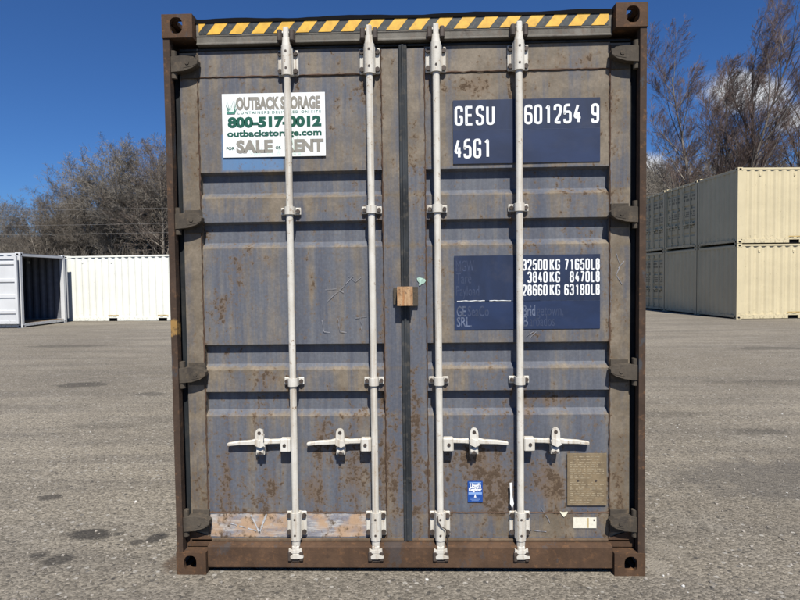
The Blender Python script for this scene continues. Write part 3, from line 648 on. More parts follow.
# locking bars with cams, guides, handles
RY = 0.030
rg_cam = random.Random(4)
for xr in (-.590, -.168, .170, .588):
    side = -1 if xr < 0 else 1; d = doors[side]
    b = MB(); b.cyl((xr, RY, .15), (xr, RY, 2.76), .0178, n=20)
    b.cyl((xr, RY, 2.735), (xr, RY, 2.775), .0235, .0205, n=18); b.cyl((xr, RY, .135), (xr, RY, .185), .021, .0235, n=18)
    b.box(xr - .014, xr + .014, .012, .048, 2.772, 2.826, bev=.004)      # cam heads
    b.box(xr - .026, xr + .016, .016, .044, 2.792, 2.806, bev=.004)
    b.box(xr - .019, xr + .019, .008, .046, .085, .150, bev=.005)
    cs = rg_cam.uniform(-1, 1)
    b.prism([(xr - .034, .136), (xr - .020, .128), (xr + .018, .130), (xr + .033, .138), (xr + .034, .122), (xr + .016, .112), (xr - .016, .112), (xr - .034, .120)], .006, .030)
    b.prism([(xr - .026, .098), (xr - .012, .106), (xr + .020, .105), (xr + .040, .100), (xr + .042, .090), (xr + .012, .084), (xr - .024, .084)], .002, .034)
    b.build('locking_bar', WHITE, d, bevel=0)
    for zc in (2.66, .25):
        q = MB(); q.box(xr - .053, xr + .053, .058, .0685, zc - .065, zc + .065, bev=.004)
        q.box(xr - .029, xr + .029, .030, .0575, zc - .072, zc + .072, bev=.004)
        q.cyl((xr, RY, zc - .074), (xr, RY, zc + .074), .0265, n=18)
        for sz in (-.042, .042): q.cyl((xr, .002, zc + sz), (xr, .006, zc + sz), .006, n=8, mi=1)
        for sx in (-.040, .040):
            for sz in (-.044, .044): q.cyl((xr + sx, .046, zc + sz), (xr + sx, .060, zc + sz), .0125, .0125, n=8, mi=1)
        q.build('bar_guide', [WHITE, BOLT], d)
    for zc in (1.90, 1.011):
        q = MB(); q.box(xr - .052, xr + .052, .060, .0685, zc - .019, zc + .019, bev=.003)
        q.cyl((xr, RY, zc - .020), (xr, RY, zc + .020), .0265, n=16); q.box(xr - .026, xr + .026, .032, .06, zc - .020, zc + .020)
        for sx in (-.038, .038): q.cyl((xr + sx, .048, zc), (xr + sx, .062, zc), .0105, n=8, mi=1)
        q.build('bar_bracket', [WHITE, BOLT], d)
    # keepers on header and sill
    k = MB()
    for sx in (-1, 1):
        a, b_ = sorted((xr + sx * .019, xr + sx * .044)); k.box(a, b_, .006, .05, 2.752, 2.812, bev=.006)
    k.box(xr - .044, xr + .044, .050, .0535, 2.752, 2.812)
    k.build('cam_keeper', BOLT, main)
    k = MB()
    for sx in (-1, 1):
        a, b_ = sorted((xr + sx * .020, xr + sx * .040)); k.box(a, b_, .004, .0175, .070, .122, bev=.004)
    k.box(xr - .0195, xr + .0195, .0128, .0175, .066, .118)
    k.build('cam_keeper', BOLT, main)
    # handle: hub, lever with a kink, running outwards for the left pair and inwards for the right pair
    S = -1 if xr < 0 else 1; zc = .682
    hd = MB(); a, b_ = sorted((xr + S * .018, xr + S * .072)); hd.box(a, b_, .012, .055, zc - .036, zc + .034, bev=.005)
    hd.cyl((xr + S * .048, .008, zc), (xr + S * .048, .013, zc), .009, n=10, mi=1)
    prof_ = [(.070, .012, .016, .030), (.130, .010, .015, .030), (.165, .011, .021, .024), (.200, .012, .021, .024), (.235, .006, .015, .028), (.300, .003, .013, .030), (.352, -.004, .011, .032), (.358, -.004, .008, .034)]
    vs = []; fs = []
    for u, dz, hh_, y in prof_:
        y += .008
        A = xr + S * u; z0 = zc + dz; vs += [(A, y + .004, z0 - hh_ * .78), (A, y, z0 - hh_ * .5), (A, y, z0 + hh_ * .5), (A, y + .004, z0 + hh_ * .78), (A, y + .020, z0 + hh_ * .78), (A, y + .020, z0 - hh_ * .78)]
    m_ = len(prof_)
    for k_ in range(m_ - 1):
        for e in range(6): fs.append((k_ * 6 + e, k_ * 6 + (e + 1) % 6, k_ * 6 + 6 + (e + 1) % 6, k_ * 6 + 6 + e))
    fs += [tuple(range(6)), tuple(range(m_ * 6 - 6, m_ * 6))]
    hd.add(vs, fs); hd.build('door_handle', [WHITE, BOLT], d)
    xc = xr + S * .178; lt = MB()
    tab = stadium(xc, .728, .044, .084, 20)                                   # swinging latch tab over the lever
    lt.prism(tab, .010, .020); lt.cyl((xc, .0085, .748), (xc, .0102, .748), .0095, n=12, mi=1)  # dark disc stands in for the shade in the tab's hole
    lt.prism([(xc - .026, .706), (xc - .014, .716), (xc + .02, .704), (xc + .028, .684), (xc + .006, .672), (xc - .022, .684)], .002, .0101)
    lt.box(xc - .008, xc + .008, .020, .0685, .735, .752, bev=.002)
    lt.box(xc - .012, xc + .012, .058, .0685, .618, .728, bev=.003)
    lt.cyl((xc - .018, .036, .648), (xc + .018, .036, .648), .019, n=14); lt.box(xc - .022, xc - .012, .026, .06, .630, .672); lt.box(xc + .012, xc + .022, .026, .06, .630, .672)
    lt.cyl((xc, .0155, .641), (xc, .02, .641), .008, n=10, mi=1)
    lt.build('handle_latch', [WHITE, BOLT], d)
# wire seal loop on the third bar
wl = MB(); P = [Vector((.155, -.001, .315)), Vector((.158, -.004, .285)), Vector((.172, -.006, .262)), Vector((.198, -.002, .245)), Vector((.207, .01, .21)), Vector((.203, .02, .12))]
for a, b_ in zip(P[:-1], P[1:]): wl.cyl(a, b_, .0028, n=6)
wl.build('seal_wire', BOLT, doors[1])
tg = MB(); tg.prism([(.535, .47), (.548, .472), (.549, .40), (.556, .36), (.548, .338), (.536, .36), (.538, .41)], .045, .047); tg.build('paper_tag', PWHITE, doors[1])

# lock box over the centre gasket
m, T, b, co = newmat('faded_orange_lockbox')
v1 = T.noise(co, 70, 5, .65, sc=(1, 1, .12)); v2 = T.noise(co, 60, 6, .7)
c = T.mix(T.ramp(v1, .35, .65), (0.27, 0.145, 0.065), (0.40, 0.26, 0.14)); c = T.mix(T.ramp(v2, .54, .66, 0, .85), c, (0.09, 0.05, 0.03))
c = T.mix(T.ramp(T.noise(co, 45, 4, .6, loc=(3, 3, 3), sc=(1, 1, .1)), .55, .65, 0, .8), c, (0.36, 0.15, 0.05))
T.set(b.inputs['Base Color'], c); b.inputs['Roughness'].default_value = .85; T.set(b.inputs['Normal'], T.bump(v2, .5, .004)); LOCKM = m
lb = MB(); lb.box(-.040, .040, -.002, .006, 1.405, 1.502); lb.box(-.040, -.032, .006, .066, 1.405, 1.502); lb.box(.032, .040, .006, .066, 1.405, 1.502); lb.box(-.032, .032, .006, .06, 1.492, 1.502)
lb.box(.0402, .067, .05, .060, 1.402, 1.5, 1); lb.box(-.062, -.0402, .055, .0660, 1.41, 1.495, 1)
lb.build('lock_box', [LOCKM, HINGE], main)
mt = MB(); mt.prism([(.062, 1.545), (.072, 1.55), (.09, 1.545), (.104, 1.54), (.108, 1.53), (.10, 1.518), (.088, 1.516), (.078, 1.505), (.072, 1.507), (.074, 1.520), (.064, 1.532)], .0645, .066)
mt.build('mint_paint_splash', MINT, doors[1])

# ------------------------------------------------------------------ signs and decals
def decal(name, mats, mb, side): return mb.build(name, mats, doors[side])
b = MB(); x0, x1, z0, z1 = -.942, -.404, 2.186, 2.513; y = .0675
b.box(x0, x1, y, y + .0025, z0, z1, 0)
yt = y - .0006
rg = random.Random(5)
for i in range(15):       # grass tuft of the logo
    bx = x0 + .045 + .02 * rg.uniform(-1, 1); tx = bx + rg.uniform(-.03, .032); hh = rg.uniform(.04, .085); q = x0 * 0 + z1 - .104
    b.add([(bx - .003, yt - .0001 * i, q), (bx + .003, yt - .0001 * i, q), (tx, yt - .0001 * i, q + hh)], [(0, 1, 2)], 1 if i % 3 else 4)
b.rect(x0 + .028, x0 + .066, z1 - .104, z1 - .094, yt - .002, 1)
for i in range(26):       # pale grass behind the lower lines
    bx = rg.uniform(x0 + .15, x1 - .12); tx = bx + rg.uniform(-.035, .035)
    b.add([(bx - .003, yt - .00001 * i, z0 + .008), (bx + .003, yt - .00001 * i, z0 + .008), (tx, yt - .00001 * i, z0 + rg.uniform(.05, .16))], [(0, 1, 2)], 4)
yl_ = yt - .0005
font_text(b, 'OUTBACK STORAGE', x0 + .074, x1 - .024, z1 - .080, .057, yl_, 3, bold=.055)
font_text(b, 'CONTAINERS DELIVERED ON SITE', x0 + .078, x1 - .022, z1 - .105, .0125, yl_, 1, bold=.012, spacing=1.35)
font_text(b, '800-517-0012', x0 + .028, x1 - .020, z1 - .171, .047, yl_, 2, bold=.06)
font_text(b, 'outbackstorage.com', x0 + .024, x1 - .020, z1 - .220, .030, yl_, 2, bold=.035)
font_text(b, 'FOR', x0 + .018, x0 + .062, z1 - .288, .014, yl_, 2, bold=.03)
font_text(b, 'SALE', x0 + .070, x0 + .262, z1 - .302, .058, yl_, 3, bold=.055)
font_text(b, 'OR', x0 + .276, x0 + .305, z1 - .288, .014, yl_, 2, bold=.03)
font_text(b, 'RENT', x0 + .325, x1 - .010, z1 - .302, .058, yl_, 3, bold=.055)
decal('advertising_sign', [PWHITE, plain('sign_mid_green', (0.06, 0.20, 0.15), 0.4), SGREEN, SGREY, SPALE], b, -1)

b = MB(); y = .0705; yt = y - .0004
b.rect(.256, 1.008, 2.303, 2.457, y, 0); b.rect(.256, 1.008, 2.132, 2.302, y, 3)
tw, t_ = .040, .0125
stroke_text(b, 'GESU', .265, 2.327, .100, .0430, .0540, .0130, yt, 1)
stroke_text(b, '601254', .622, 2.327, .100, .0415, .0497, .0130, yt, 1); stroke_text(b, '9', .962, 2.327, .100, .0405, .05, .0130, yt, 1)
stroke_text(b, '45G1', .260, 2.159, .100, .0405, .0500, .0130, yt, 1)
b.rect(.256, 1.006, 2.3015, 2.3035, yt, 2)
NAVY2 = plain('navy_decal_lower', (0.009, 0.021, 0.062), 0.6, 0.2, 4, dirt=(0.025, 0.035, 0.07), dirt_amt=0.3, sc=(1, 1, 2))
decal('identification_marking', [NAVY, LETTER, GHOST, NAVY2], b, 1)

b = MB(); b.rect(.256, 1.009, 1.421, 1.658, y, 0); b.rect(.256, 1.009, 1.273, 1.419, y, 3)
for zz, a_, c_ in ((1.578, '32500', '71650'), (1.514, '3840', '8470'), (1.447, '28660', '63180')):
    xe = stroke_text(b, a_, .608 + (5 - len(a_)) * .0275, zz, .058, .0225, .0270, .0078, yt, 1)
    stroke_text(b, 'KG', .750, zz, .058, .0235, .0295, .0078, yt, 1)
    stroke_text(b, c_, .825 + (5 - len(c_)) * .0275, zz, .058, .0225, .0270, .0078, yt, 1)
    stroke_text(b, 'LB', .962, zz, .058, .0200, .0245, .0078, yt, 1)
font_text(b, 'MGW', .266, .36, 1.578, .055, yt, 2); font_text(b, 'Tare', .266, .345, 1.514, .055, yt, 2); font_text(b, 'Payload', .266, .385, 1.450, .052, yt, 2)
font_text(b, 'GE', .268, .315, 1.343, .052, yt, 4, .01); font_text(b, 'SeaCo', .325, .435, 1.343, .052, yt, 2, .01); font_text(b, 'SRL.', .268, .345, 1.288, .050, yt, 4, .01)
font_text(b, 'Brid', .612, .675, 1.343, .055, yt, 4, .012); font_text(b, 'getown,', .682, .82, 1.343, .055, yt, 2); font_text(b, 'B', .612, .638, 1.288, .055, yt, 4, .012); font_text(b, 'arbados', .645, .775, 1.288, .055, yt, 2)
scratch(b, [(.258, 1.423), (.45, 1.424), (.55, 1.4225)], .0035, yt - .0002, 1, 30)
b.rect(.70, 1.008, 1.4185, 1.4205, yt, 2)
decal('weight_marking', [NAVY, LETTER, GHOST, NAVY2, GHOST2], b, 1)

b = MB(); x0, x1, z0, z1 = .318, .397, .358, .472
b.rect(x0, x1, z0, z1, .0705, 0); yt = .0698
b.rect(x0 + .008, x1 - .008, z1 - .012, z1 - .006, yt, 2)
font_text(b, "Lloyd's", x0 + .012, x1 - .009, z1 - .035, .021, yt, 1, .05); font_text(b, 'Register', x0 + .006, x1 - .005, z1 - .054, .017, yt - .0002, 1, .05)
b.rect(x0 + .004, x1 - .004, z0 + .042, z0 + .054, yt, 2)
b.add([(x0 + .033, yt - .0003, z0 + .026), (x0 + .045, yt - .0003, z0 + .026), (x0 + .039, yt - .0003, z0 + .046)], [(0, 1, 2)], 1)
for i, (a_, c_) in enumerate(((.010, .068), (.014, .064), (.02, .058))): b.rect(x0 + a_, x0 + c_, z0 + .024 - .007 * i - .0025, z0 + .024 - .007 * i, yt, 2)
decal('blue_sticker', [plain('sticker_blue', (0.012, 0.06, 0.26), 0.35, 0.1), PWHITE, plain('sticker_light_blue', (0.18, 0.30, 0.55), 0.4)], b, 1)

b = MB(); x0, x1, z0, z1 = .839, 1.043, .342, .620
b.box(x0, x1, .066, .069, z0, z1, 0)
rg = random.Random(11); zz = z1 - .016; row = 0
while zz > z0 + .012:
    x = x0 + .014 + (.02 if row < 2 else 0)
    xe = x1 - .014 - (.02 if row < 2 else rg.choice((0, .0, .03)))
    while x < xe:
        wd = min(rg.uniform(.008, .03), xe - x); b.rect(x, x + wd, zz - .0055, zz, .0654, 1); x += wd + rg.uniform(.004, .012) + (.03 if row > 7 and rg.random() < .25 else 0)
    zz -= .0118 if row > 1 else .015; row += 1
for xx in (x0 + .055, x1 - .055): b.cyl((xx, .064, .474), (xx, .066, .474), .006, n=8, mi=2)
b.rect(x0 + .003, x1 - .003, z0 + .003, z0 + .005, .0655, 1); b.rect(x0 + .003, x1 - .003, z1 - .005, z1 - .003, .0655, 1)
PLATE = plain('dull_brass_plate', (0.185, 0.140, 0.083), 0.6, 0.2, 14, dirt=(0.10, 0.075, 0.05), dirt_amt=0.6)
decal('approval_plate', [PLATE, plain('embossed_letters', (0.27, 0.22, 0.145), 0.5, 0.3, 60), BOLT], b, 1)
b = MB(); b.box(.871, .991, .068, .0705, .220, .277, 0); b.rect(.945, .951, .222, .275, .0676, 1); b.rect(.975, .982, .258, .268, .0676, 2)
decal('white_sticker', [plain('aged_white_paper', (0.66, 0.63, 0.52), 0.45, 0.08, 60), plain('sticker_tan', (0.4, 0.3, 0.12), 0.5), BOLT], b, 1)
b = MB(); b.prism([(.800, .309), (.818, .305), (.842, .308), (.835, .292), (.822, .279), (.812, .290)], .0685, .0705); decal('torn_label', [plain('torn_paper', (0.6, 0.58, 0.45), 0.5)], b, 1)

# ------------------------------------------------------------------ storage containers behind
def paint(name, col, dirt):
    m, T, b, co = newmat(name); n_ = T.noise(co, 1.2, 5, .6); st = T.noise(co, 7, 6, .65, sc=(1, 1, .06)); sp = T.noise(co, 14, 7, .7); p = T.sep(co)
    c = T.mix(T.ramp(n_, .3, .7), tuple(x * .93 for x in col), tuple(x * 1.04 for x in col))
    c = T.mix(T.ramp(st, .5, .8, 0, .35), c, dirt); c = T.mix(T.ramp(T.m('ADD', sp, T.ramp(p[2], 0, .5, .12, 0)), .62, .72, 0, .7), c, tuple(x * .6 for x in dirt))
    c = T.mix(T.ramp(T.noise(co, 9, 6, .7, loc=(5, 5, 5), sc=(1, 1, .35)), .68, .74, 0, .8), c, (0.20, 0.11, 0.06))
    T.set(b.inputs['Base Color'], c); b.inputs['Roughness'].default_value = .55; b.inputs['Specular IOR Level'].default_value = .35
    T.set(b.inputs['Normal'], T.bump(T.noise(co, 2.5, 3), .25, .02)); return m
WHITEC = paint('cream_white_container_paint', (0.74, 0.745, 0.67), (0.62, 0.61, 0.53))
YELC = paint('pale_yellow_container_paint', (0.55, 0.475, 0.305), (0.42, 0.36, 0.23))
GREYC = paint('grey_white_container_paint', (0.56, 0.57, 0.575), (0.42, 0.42, 0.41))
MARK = plain('dark_container_lettering', (0.16, 0.145, 0.10), 0.6)
TANL = plain('tan_caution_tape', (0.45, 0.32, 0.12), 0.6)
INNER = plain('shade_darkened_inner_paint', (0.13, 0.135, 0.15), 0.7)  # shade inside the open container, put into a darker wall and roof colour
FLOORM = plain('plywood_floor', (0.13, 0.09, 0.055), 0.7)
def box_casting(x0, x1, y0, y1, z0, z1):
    m_ = MB(); m_.box(x0, x1, y0, y1, z0, z1, bev=.006)
    cx, cy, cz = (x0 + x1) / 2, (y0 + y1) / 2, (z0 + z1) / 2
    for yy, s in ((y0, -1), (y1, 1)): m_.prism(stadium(cx, cz, .085, .062, 12), yy + s * .001, yy - s * .004, 1)
    for xx, s in ((x0, -1), (x1, 1)):
        P = stadium(cy, cz, .06, .07, 12); n_ = len(P)
        m_.add([(xx + s * .001, u, v) for u, v in P] + [(xx - s * .004, u, v) for u, v in P], [tuple(range(n_))] + [(i, n_ + i, n_ + (i + 1) % n_, (i + 1) % n_) for i in range(n_)], 1)
    return m_
CW, CH, CL = 2.438, 2.591, 6.058
def door_leaf(mat, marks=0, mirror=False, bars=True):
    """leaf in its own space: hinge edge at u=0, outer face towards -n; returns (leaf builder, bar builders) as lists of boxes in (u, n, z)"""
    out = {'leaf': MB(), 'bars': [], 'handles': [], 'marks': MB()}
    Wd, z0, z1 = 1.155, .15, CH - .13; mb = out['leaf']
    gr = [(2.28, 2.16), (1.70, 1.56), (1.16, 1.02), (.62, .48)]
    Z = [z0]; D = [0.0]
    prof = [(z0, 0.0)]
    for a, b_ in sorted((b_, a) for a, b_ in gr): prof += [(a - .0, 0.0), (a + .03, .034), (b_ - .012, .034), (b_, 0.0)]
    prof.append((z1, 0.0)); n_ = len(prof)
    mb.add([(.085, d, z) for z, d in prof] + [(Wd - .085, d, z) for z, d in prof], [(i, i + 1, n_ + i + 1, n_ + i) for i in range(n_ - 1)])
    mb.add([(.085, .012 + d, z) for z, d in prof] + [(Wd - .085, .012 + d, z) for z, d in prof], [(i, i + 1, n_ + i + 1, n_ + i) for i in range(n_ - 1)])
    mb.box(0, .085, -.006, .05, z0, z1); mb.box(Wd - .085, Wd, -.006, .05, z0, z1)
    mb.box(.086, Wd - .086, -.004, .05, z1 - .10, z1); mb.box(.086, Wd - .086, -.004, .05, z0, z0 + .10)
    if bars:
        for u in (.45, .93):
            q = MB(); q.cyl((u, -.045, .06), (u, -.045, CH - .06), .019, n=8); 
            for zz in (2.35, 1.6, .85, .25): q.box(u - .05, u + .05, -.05, -.004, zz - .03, zz + .03)
            out['bars'].append(q)
            q = MB(); q.box(u - .34, u, -.07, -.05, .93, .97); q.box(u - .2, u - .15, -.075, -.02, .9, 1.03); out['handles'].append(q)
    if marks:
        rg = random.Random(marks)
        for zc, nrow, hgt in ((2.02, 1, .09), (1.88, 1, .09), (1.42, 3, .05), (.88, 2, .05)):
            for r_ in range(nrow):
                u = .16
                while u < 1.0:
                    wd = rg.uniform(.03, .07); out['marks'].rect(u, min(u + wd, 1.03), zc - r_ * .085, zc - r_ * .085 + hgt, -.009 if False else -.0015); u += wd + rg.choice((.015, .02, .09))
    return out
def xform(mb, fn): mb.v = [fn(*p) for p in mb.v]; return mb
def storage_container(label, mat, loc, rz, group=None, low_end='blank', high_end='blank', marks=0, name='storage_container', inner=None):
    o = thing(name, label, 'storage container', loc, rz, group); L = CL
    cd = [mat, BLACK]  # black slot paints the shade of the holes onto the solid castings
    for x0, x1 in ((0, .178), (L - .178, L)):
        for y0, y1 in ((0, .162), (CW - .162, CW)):
            for z0, z1 in ((0, .118), (CH - .118, CH)): box_casting(x0, x1, y0, y1, z0, z1).build('corner_casting', cd, o)
            q = MB(); q.box(x0 + .004 if x0 == 0 else x0 + .03, x1 - .03 if x0 == 0 else x1 - .004, y0 + .004 if y0 == 0 else y0 + .05, y1 - .05 if y0 == 0 else y1 - .004, .118, CH - .118); q.build('corner_post', mat, o)
    for yy, s in ((0, 1), (CW, -1)):
        wl_ = corr_wall(.15, L - .15, .155, CH - .055, lambda l, d, z: (l, yy + s * (.012 + d), z))
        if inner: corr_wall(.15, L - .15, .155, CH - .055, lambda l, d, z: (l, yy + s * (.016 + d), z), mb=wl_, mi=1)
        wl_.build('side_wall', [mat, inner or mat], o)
        q = MB(); a, b_ = sorted((yy + s * .004, yy + s * .06)); q.box(.178, L - .178, a, b_, CH - .075, CH - .015); q.build('top_rail', mat, o)
        q = MB()
        for xa, xb in ((.178, 1.82), (2.18, 3.88), (4.24, L - .178)): q.box(xa, xb, a, b_, .018, .158)
        for xa, xb in ((1.8202, 2.1798), (3.8802, 4.2398)): q.box(xa, xb, a + s * .002, b_, .125, .157)
        q.build('bottom_rail', mat, o)
        for xa in (1.80, 3.86):
            q = MB(); q.rect(xa, xa + .44, .215, .245, yy - s * .0005 if s > 0 else yy + .0005); q.build('caution_tape', TANL, o)
            q = MB(); q.box(xa + .02, xa + .38, *sorted((yy + s * .075, yy + s * .08)), .0, .13); q.build('fork_pocket_shade', BLACK, o)  # black plate stands in for the shade inside the fork pocket
        for xa in (.75, 1.95, 4.6):
            q = MB(); q.box(xa, xa + .07, *sorted((yy - s * .006, yy + s * .05)), CH - .30, CH - .21, bev=.01); q.build('air_vent', mat, o)
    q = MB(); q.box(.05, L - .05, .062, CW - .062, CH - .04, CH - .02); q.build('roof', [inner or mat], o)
    q = MB(); q.box(.05, L - .05, .062, CW - .062, .12, .15); q.build('floor', [FLOORM], o)
    for end, xx, s in ((low_end, 0, 1), (high_end, L, -1)):
        q = MB(); a, b_ = sorted((xx + s * .005, xx + s * .075)); q.box(a, b_, .163, CW - .163, CH - .125, CH - .045); q.build('end_header', mat, o)
        q = MB(); q.box(a, b_, .163, CW - .163, .05, .14); q.build('end_sill', mat, o)
        if end == 'blank':
            wl_ = corr_wall(.10, CW - .10, .14, CH - .125, lambda l, d, z: (xx + s * (.012 + d), l, z))
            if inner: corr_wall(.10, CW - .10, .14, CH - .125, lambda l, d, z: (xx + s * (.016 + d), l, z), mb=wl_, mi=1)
            wl_.build('end_wall', [mat, inner or mat], o)
        elif end == 'doors':
            for lf in (0, 1):
                D = door_leaf(mat, marks + lf if marks else 0)
                # outward face points to -s in x
                if lf == 0: fn = lambda u, n_, z: (xx + s * (.055 + n_), .06 + u, z)
                else: fn = lambda u, n_, z: (xx + s * (.055 + n_), CW - .06 - u, z)
                if marks:
                    o_ = len(D['leaf'].v); D['leaf'].add(D['marks'].v, D['marks'].f, 1)
                dl = xform(D['leaf'], fn).build('container_door', [mat, MARK], o)
                for q in D['bars']: xform(q, fn).build('locking_bar', mat, dl)
                for q in D['handles']: xform(q, fn).build('door_handle', mat, dl)
        elif end == 'open':
            for lf in (0, 1):
                D = door_leaf(mat, 0, bars=True)
                yb = -.055 if lf == 0 else CW + .055; sg = 1 if lf == 0 else -1
                fn = lambda u, n_, z: (xx + s * (.02 + u), yb + sg * (-n_ - .045), z)       # swung right round, lying along the side wall
                dl = xform(D['leaf'], fn).build('container_door', mat, o)
                for q in D['bars'][:0]: pass
    return o
white_c = storage_container('cream white corrugated container standing alone, its long side facing the camera under bare woods', WHITEC, (-13.86, 18.98, 0), R(-4.6))
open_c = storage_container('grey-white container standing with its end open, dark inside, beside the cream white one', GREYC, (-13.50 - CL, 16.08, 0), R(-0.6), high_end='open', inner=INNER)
# stack on the right: three columns of two, short ends towards the yard
SR = R(3.4); ux = Vector((math.cos(SR), math.sin(SR), 0)); uy = Vector((-math.sin(SR), math.cos(SR), 0)); P0 = Vector((11.07, 16.72, 0))
GRP = 'stacked pale yellow storage containers'
stk = {}
def place(o, c, lv, lab):
    o.location = P0 + uy * (c * (CW + .06)) + Vector((0, 0, lv * (CH + .012))); o['label'] = lab; return o
a0 = storage_container('', YELC, (0, 0, 0), SR, GRP); place(a0, 0, 0, 'pale yellow container at the foot of the sunlit front column, under another yellow one')
place(copy_tree(a0), 0, 1, 'pale yellow container on top of the sunlit front column, long side lit by the sun')
place(copy_tree(a0), 1, 0, 'shaded ground-level container with a plain corrugated end, below the container with closed doors')
b0 = storage_container('', YELC, (0, 0, 0), SR, GRP, low_end='doors', marks=4); place(b0, 1, 1, 'shaded upper container with closed marked doors, next to the sunlit corner column')
place(copy_tree(b0), 2, 1, 'shaded upper container with doors, farthest back in the stack beside the rusty container')
place(copy_tree(b0), 2, 0, 'shaded ground-level container with doors, farthest back in the stack')

# ------------------------------------------------------------------ bare trees
def tubes(segs, sides):
    """segs: list of (p0,p1,r0,r1) -> V,F"""
    A = np.array([s[0] for s in segs], np.float64); B = np.array([s[1] for s in segs], np.float64); r0 = np.array([s[2] for s in segs]); r1 = np.array([s[3] for s in segs])
    d = B - A; d /= np.maximum(np.linalg.norm(d, axis=1, keepdims=True), 1e-9)
    ref = np.where(np.abs(d[:, 2:3]) < .9, [[0, 0, 1.]], [[1., 0, 0]]); a = np.cross(d, ref); a /= np.linalg.norm(a, axis=1, keepdims=True); b_ = np.cross(d, a)
    n = len(segs); V = np.empty((n, 2, sides, 3))
    for k in range(sides):
        t = 2 * math.pi * k / sides; o = a * math.cos(t) + b_ * math.sin(t); V[:, 0, k] = A + o * r0[:, None]; V[:, 1, k] = B + o * r1[:, None]
    base = np.arange(n)[:, None] * 2 * sides; F = []
    for k in range(sides):
        j = (k + 1) % sides; F.append(np.concatenate([base + k, base + j, base + sides + j, base + sides + k], 1))
    return V.reshape(-1, 3), np.concatenate(F, 0)
def grow(seed, H, r, levels, spread=0.6, up=0.025, wind=(0, 0, 0), trunk_frac=0.25, stems=1, wig=0.12, rmin=0.0060):
    rg = random.Random(seed); out = []
    def rv(): 
        while True:
            v = Vector((rg.uniform(-1, 1), rg.uniform(-1, 1), rg.uniform(-1, 1)))
            if 0.05 < v.length < 1: return v.normalized()
    W = Vector(wind)
    def branch(p, d, L, rad, lv):
        nseg, nch, lfrac, ang = levels[lv]; pts = [(p.copy(), d.copy(), rad)]
        tip = rad * (0.25 if lv < len(levels) - 1 else 0.5)
        for i in range(nseg):
            d = (d + rv() * wig * (0.5 if lv == 0 else 1) + Vector((0, 0, up if lv else 0.05)) + W * max(0, lv - 1)).normalized()
            q = p + d * (L / nseg); ra = rad + (tip - rad) * (i / nseg); rb = rad + (tip - rad) * ((i + 1) / nseg)
            out.append((p, q, max(ra, rmin), max(rb, rmin), lv)); p = q; pts.append((p.copy(), d.copy(), rb))
        if lv + 1 >= len(levels): return
        f0 = trunk_frac if lv == 0 else 0.18
        for c in range(nch):
            t = f0 + (1 - f0) * (c + rg.random()) / nch; k = min(int(t * nseg), nseg - 1); fr = t * nseg - k
            pp = pts[k][0].lerp(pts[k + 1][0], fr); dd = pts[k + 1][1]; rr = pts[k][2] * (1 - fr) + pts[k + 1][2] * fr
            o = rv(); o = (o - dd * o.dot(dd)).normalized(); a_ = ang * rg.uniform(.7, 1.3)
            nd = (dd * math.cos(a_) + o * math.sin(a_)).normalized()
            ln = L * lfrac * rg.uniform(.65, 1.2) * (1.15 - .6 * (t if lv == 0 else t * .7))
            branch(pp, nd, ln, max(rr * rg.uniform(.5, .7), rmin), lv + 1)
    for s in range(stems):
        a_ = rg.uniform(0, 6.28); lean = 0.04 if stems == 1 else 0.22
        branch(Vector((.15 * math.cos(a_) * (stems > 1), .15 * math.sin(a_) * (stems > 1), -.1)), Vector((lean * math.cos(a_), lean * math.sin(a_), 1)).normalized(), H * rg.uniform(.88, 1.0) * .86, r / (1 if stems == 1 else 1.4), 0)
    return out
def tree_meshes(segs, thick=1):
    main_ = [s for s in segs if s[4] <= thick]; tw = [s for s in segs if s[4] > thick]
    return tubes(main_, 6), tubes(tw, 3)
def bark(name, col, col2):
    m, T, b, co = newmat(name); n_ = T.noise(co, 3, 5, .6, sc=(1, 1, .4))
    T.set(b.inputs['Base Color'], T.mix(T.ramp(n_, .35, .65), col, col2)); b.inputs['Roughness'].default_value = .9; b.inputs['Specular IOR Level'].default_value = .1
    return m
BARK = bark('grey_bark', (0.12, 0.105, 0.088), (0.23, 0.205, 0.17)); TWIG = bark('brown_twigs', (0.13, 0.112, 0.092), (0.20, 0.175, 0.145)); TWIG2 = bark('grey_twigs', (0.165, 0.148, 0.124), (0.25, 0.225, 0.19)); TWIG3 = bark('russet_twigs', (0.13, 0.105, 0.085), (0.19, 0.158, 0.13))
BTWIG = bark('purple_brown_birch_twigs', (0.098, 0.070, 0.062), (0.15, 0.115, 0.10)); BBARK = bark('pale_birch_bark', (0.10, 0.085, 0.075), (0.24, 0.215, 0.185))
LV = [(9, 17, .48, .80), (6, 9, .48, .75), (4, 7, .50, .75), (3, 7, .52, .8), (2, 0, 0, 0)]
protos = []
def tree_proto(seed, H, stems, twig, **kw):
    (V1, F1), (V2, F2) = tree_meshes(grow(seed, H, H * .013, kw.pop('levels', LV), stems=stems, **kw))
    r_ = thing('bare_tree', 'x', 'tree')
    raw_obj('trunk', V1, F1, BARK, r_, True); raw_obj('crown', V2, F2, twig, r_)
    return r_
protos.append(tree_proto(11, 13, 1, TWIG2)); protos.append(tree_proto(12, 12, 2, TWIG)); protos.append(tree_proto(13, 12.5, 1, TWIG3, up=.05)); protos.append(tree_proto(14, 11.5, 3, TWIG2, up=.04))
H0 = [13, 12, 12.5, 11.5]
used = set()
LABL = 'leafless grey-brown tree in the dense wood behind the white containers'
LABR = 'low leafless brown tree in the wood behind the yellow container stack'
LABM = 'leafless tree in the belt of woods between the yards'
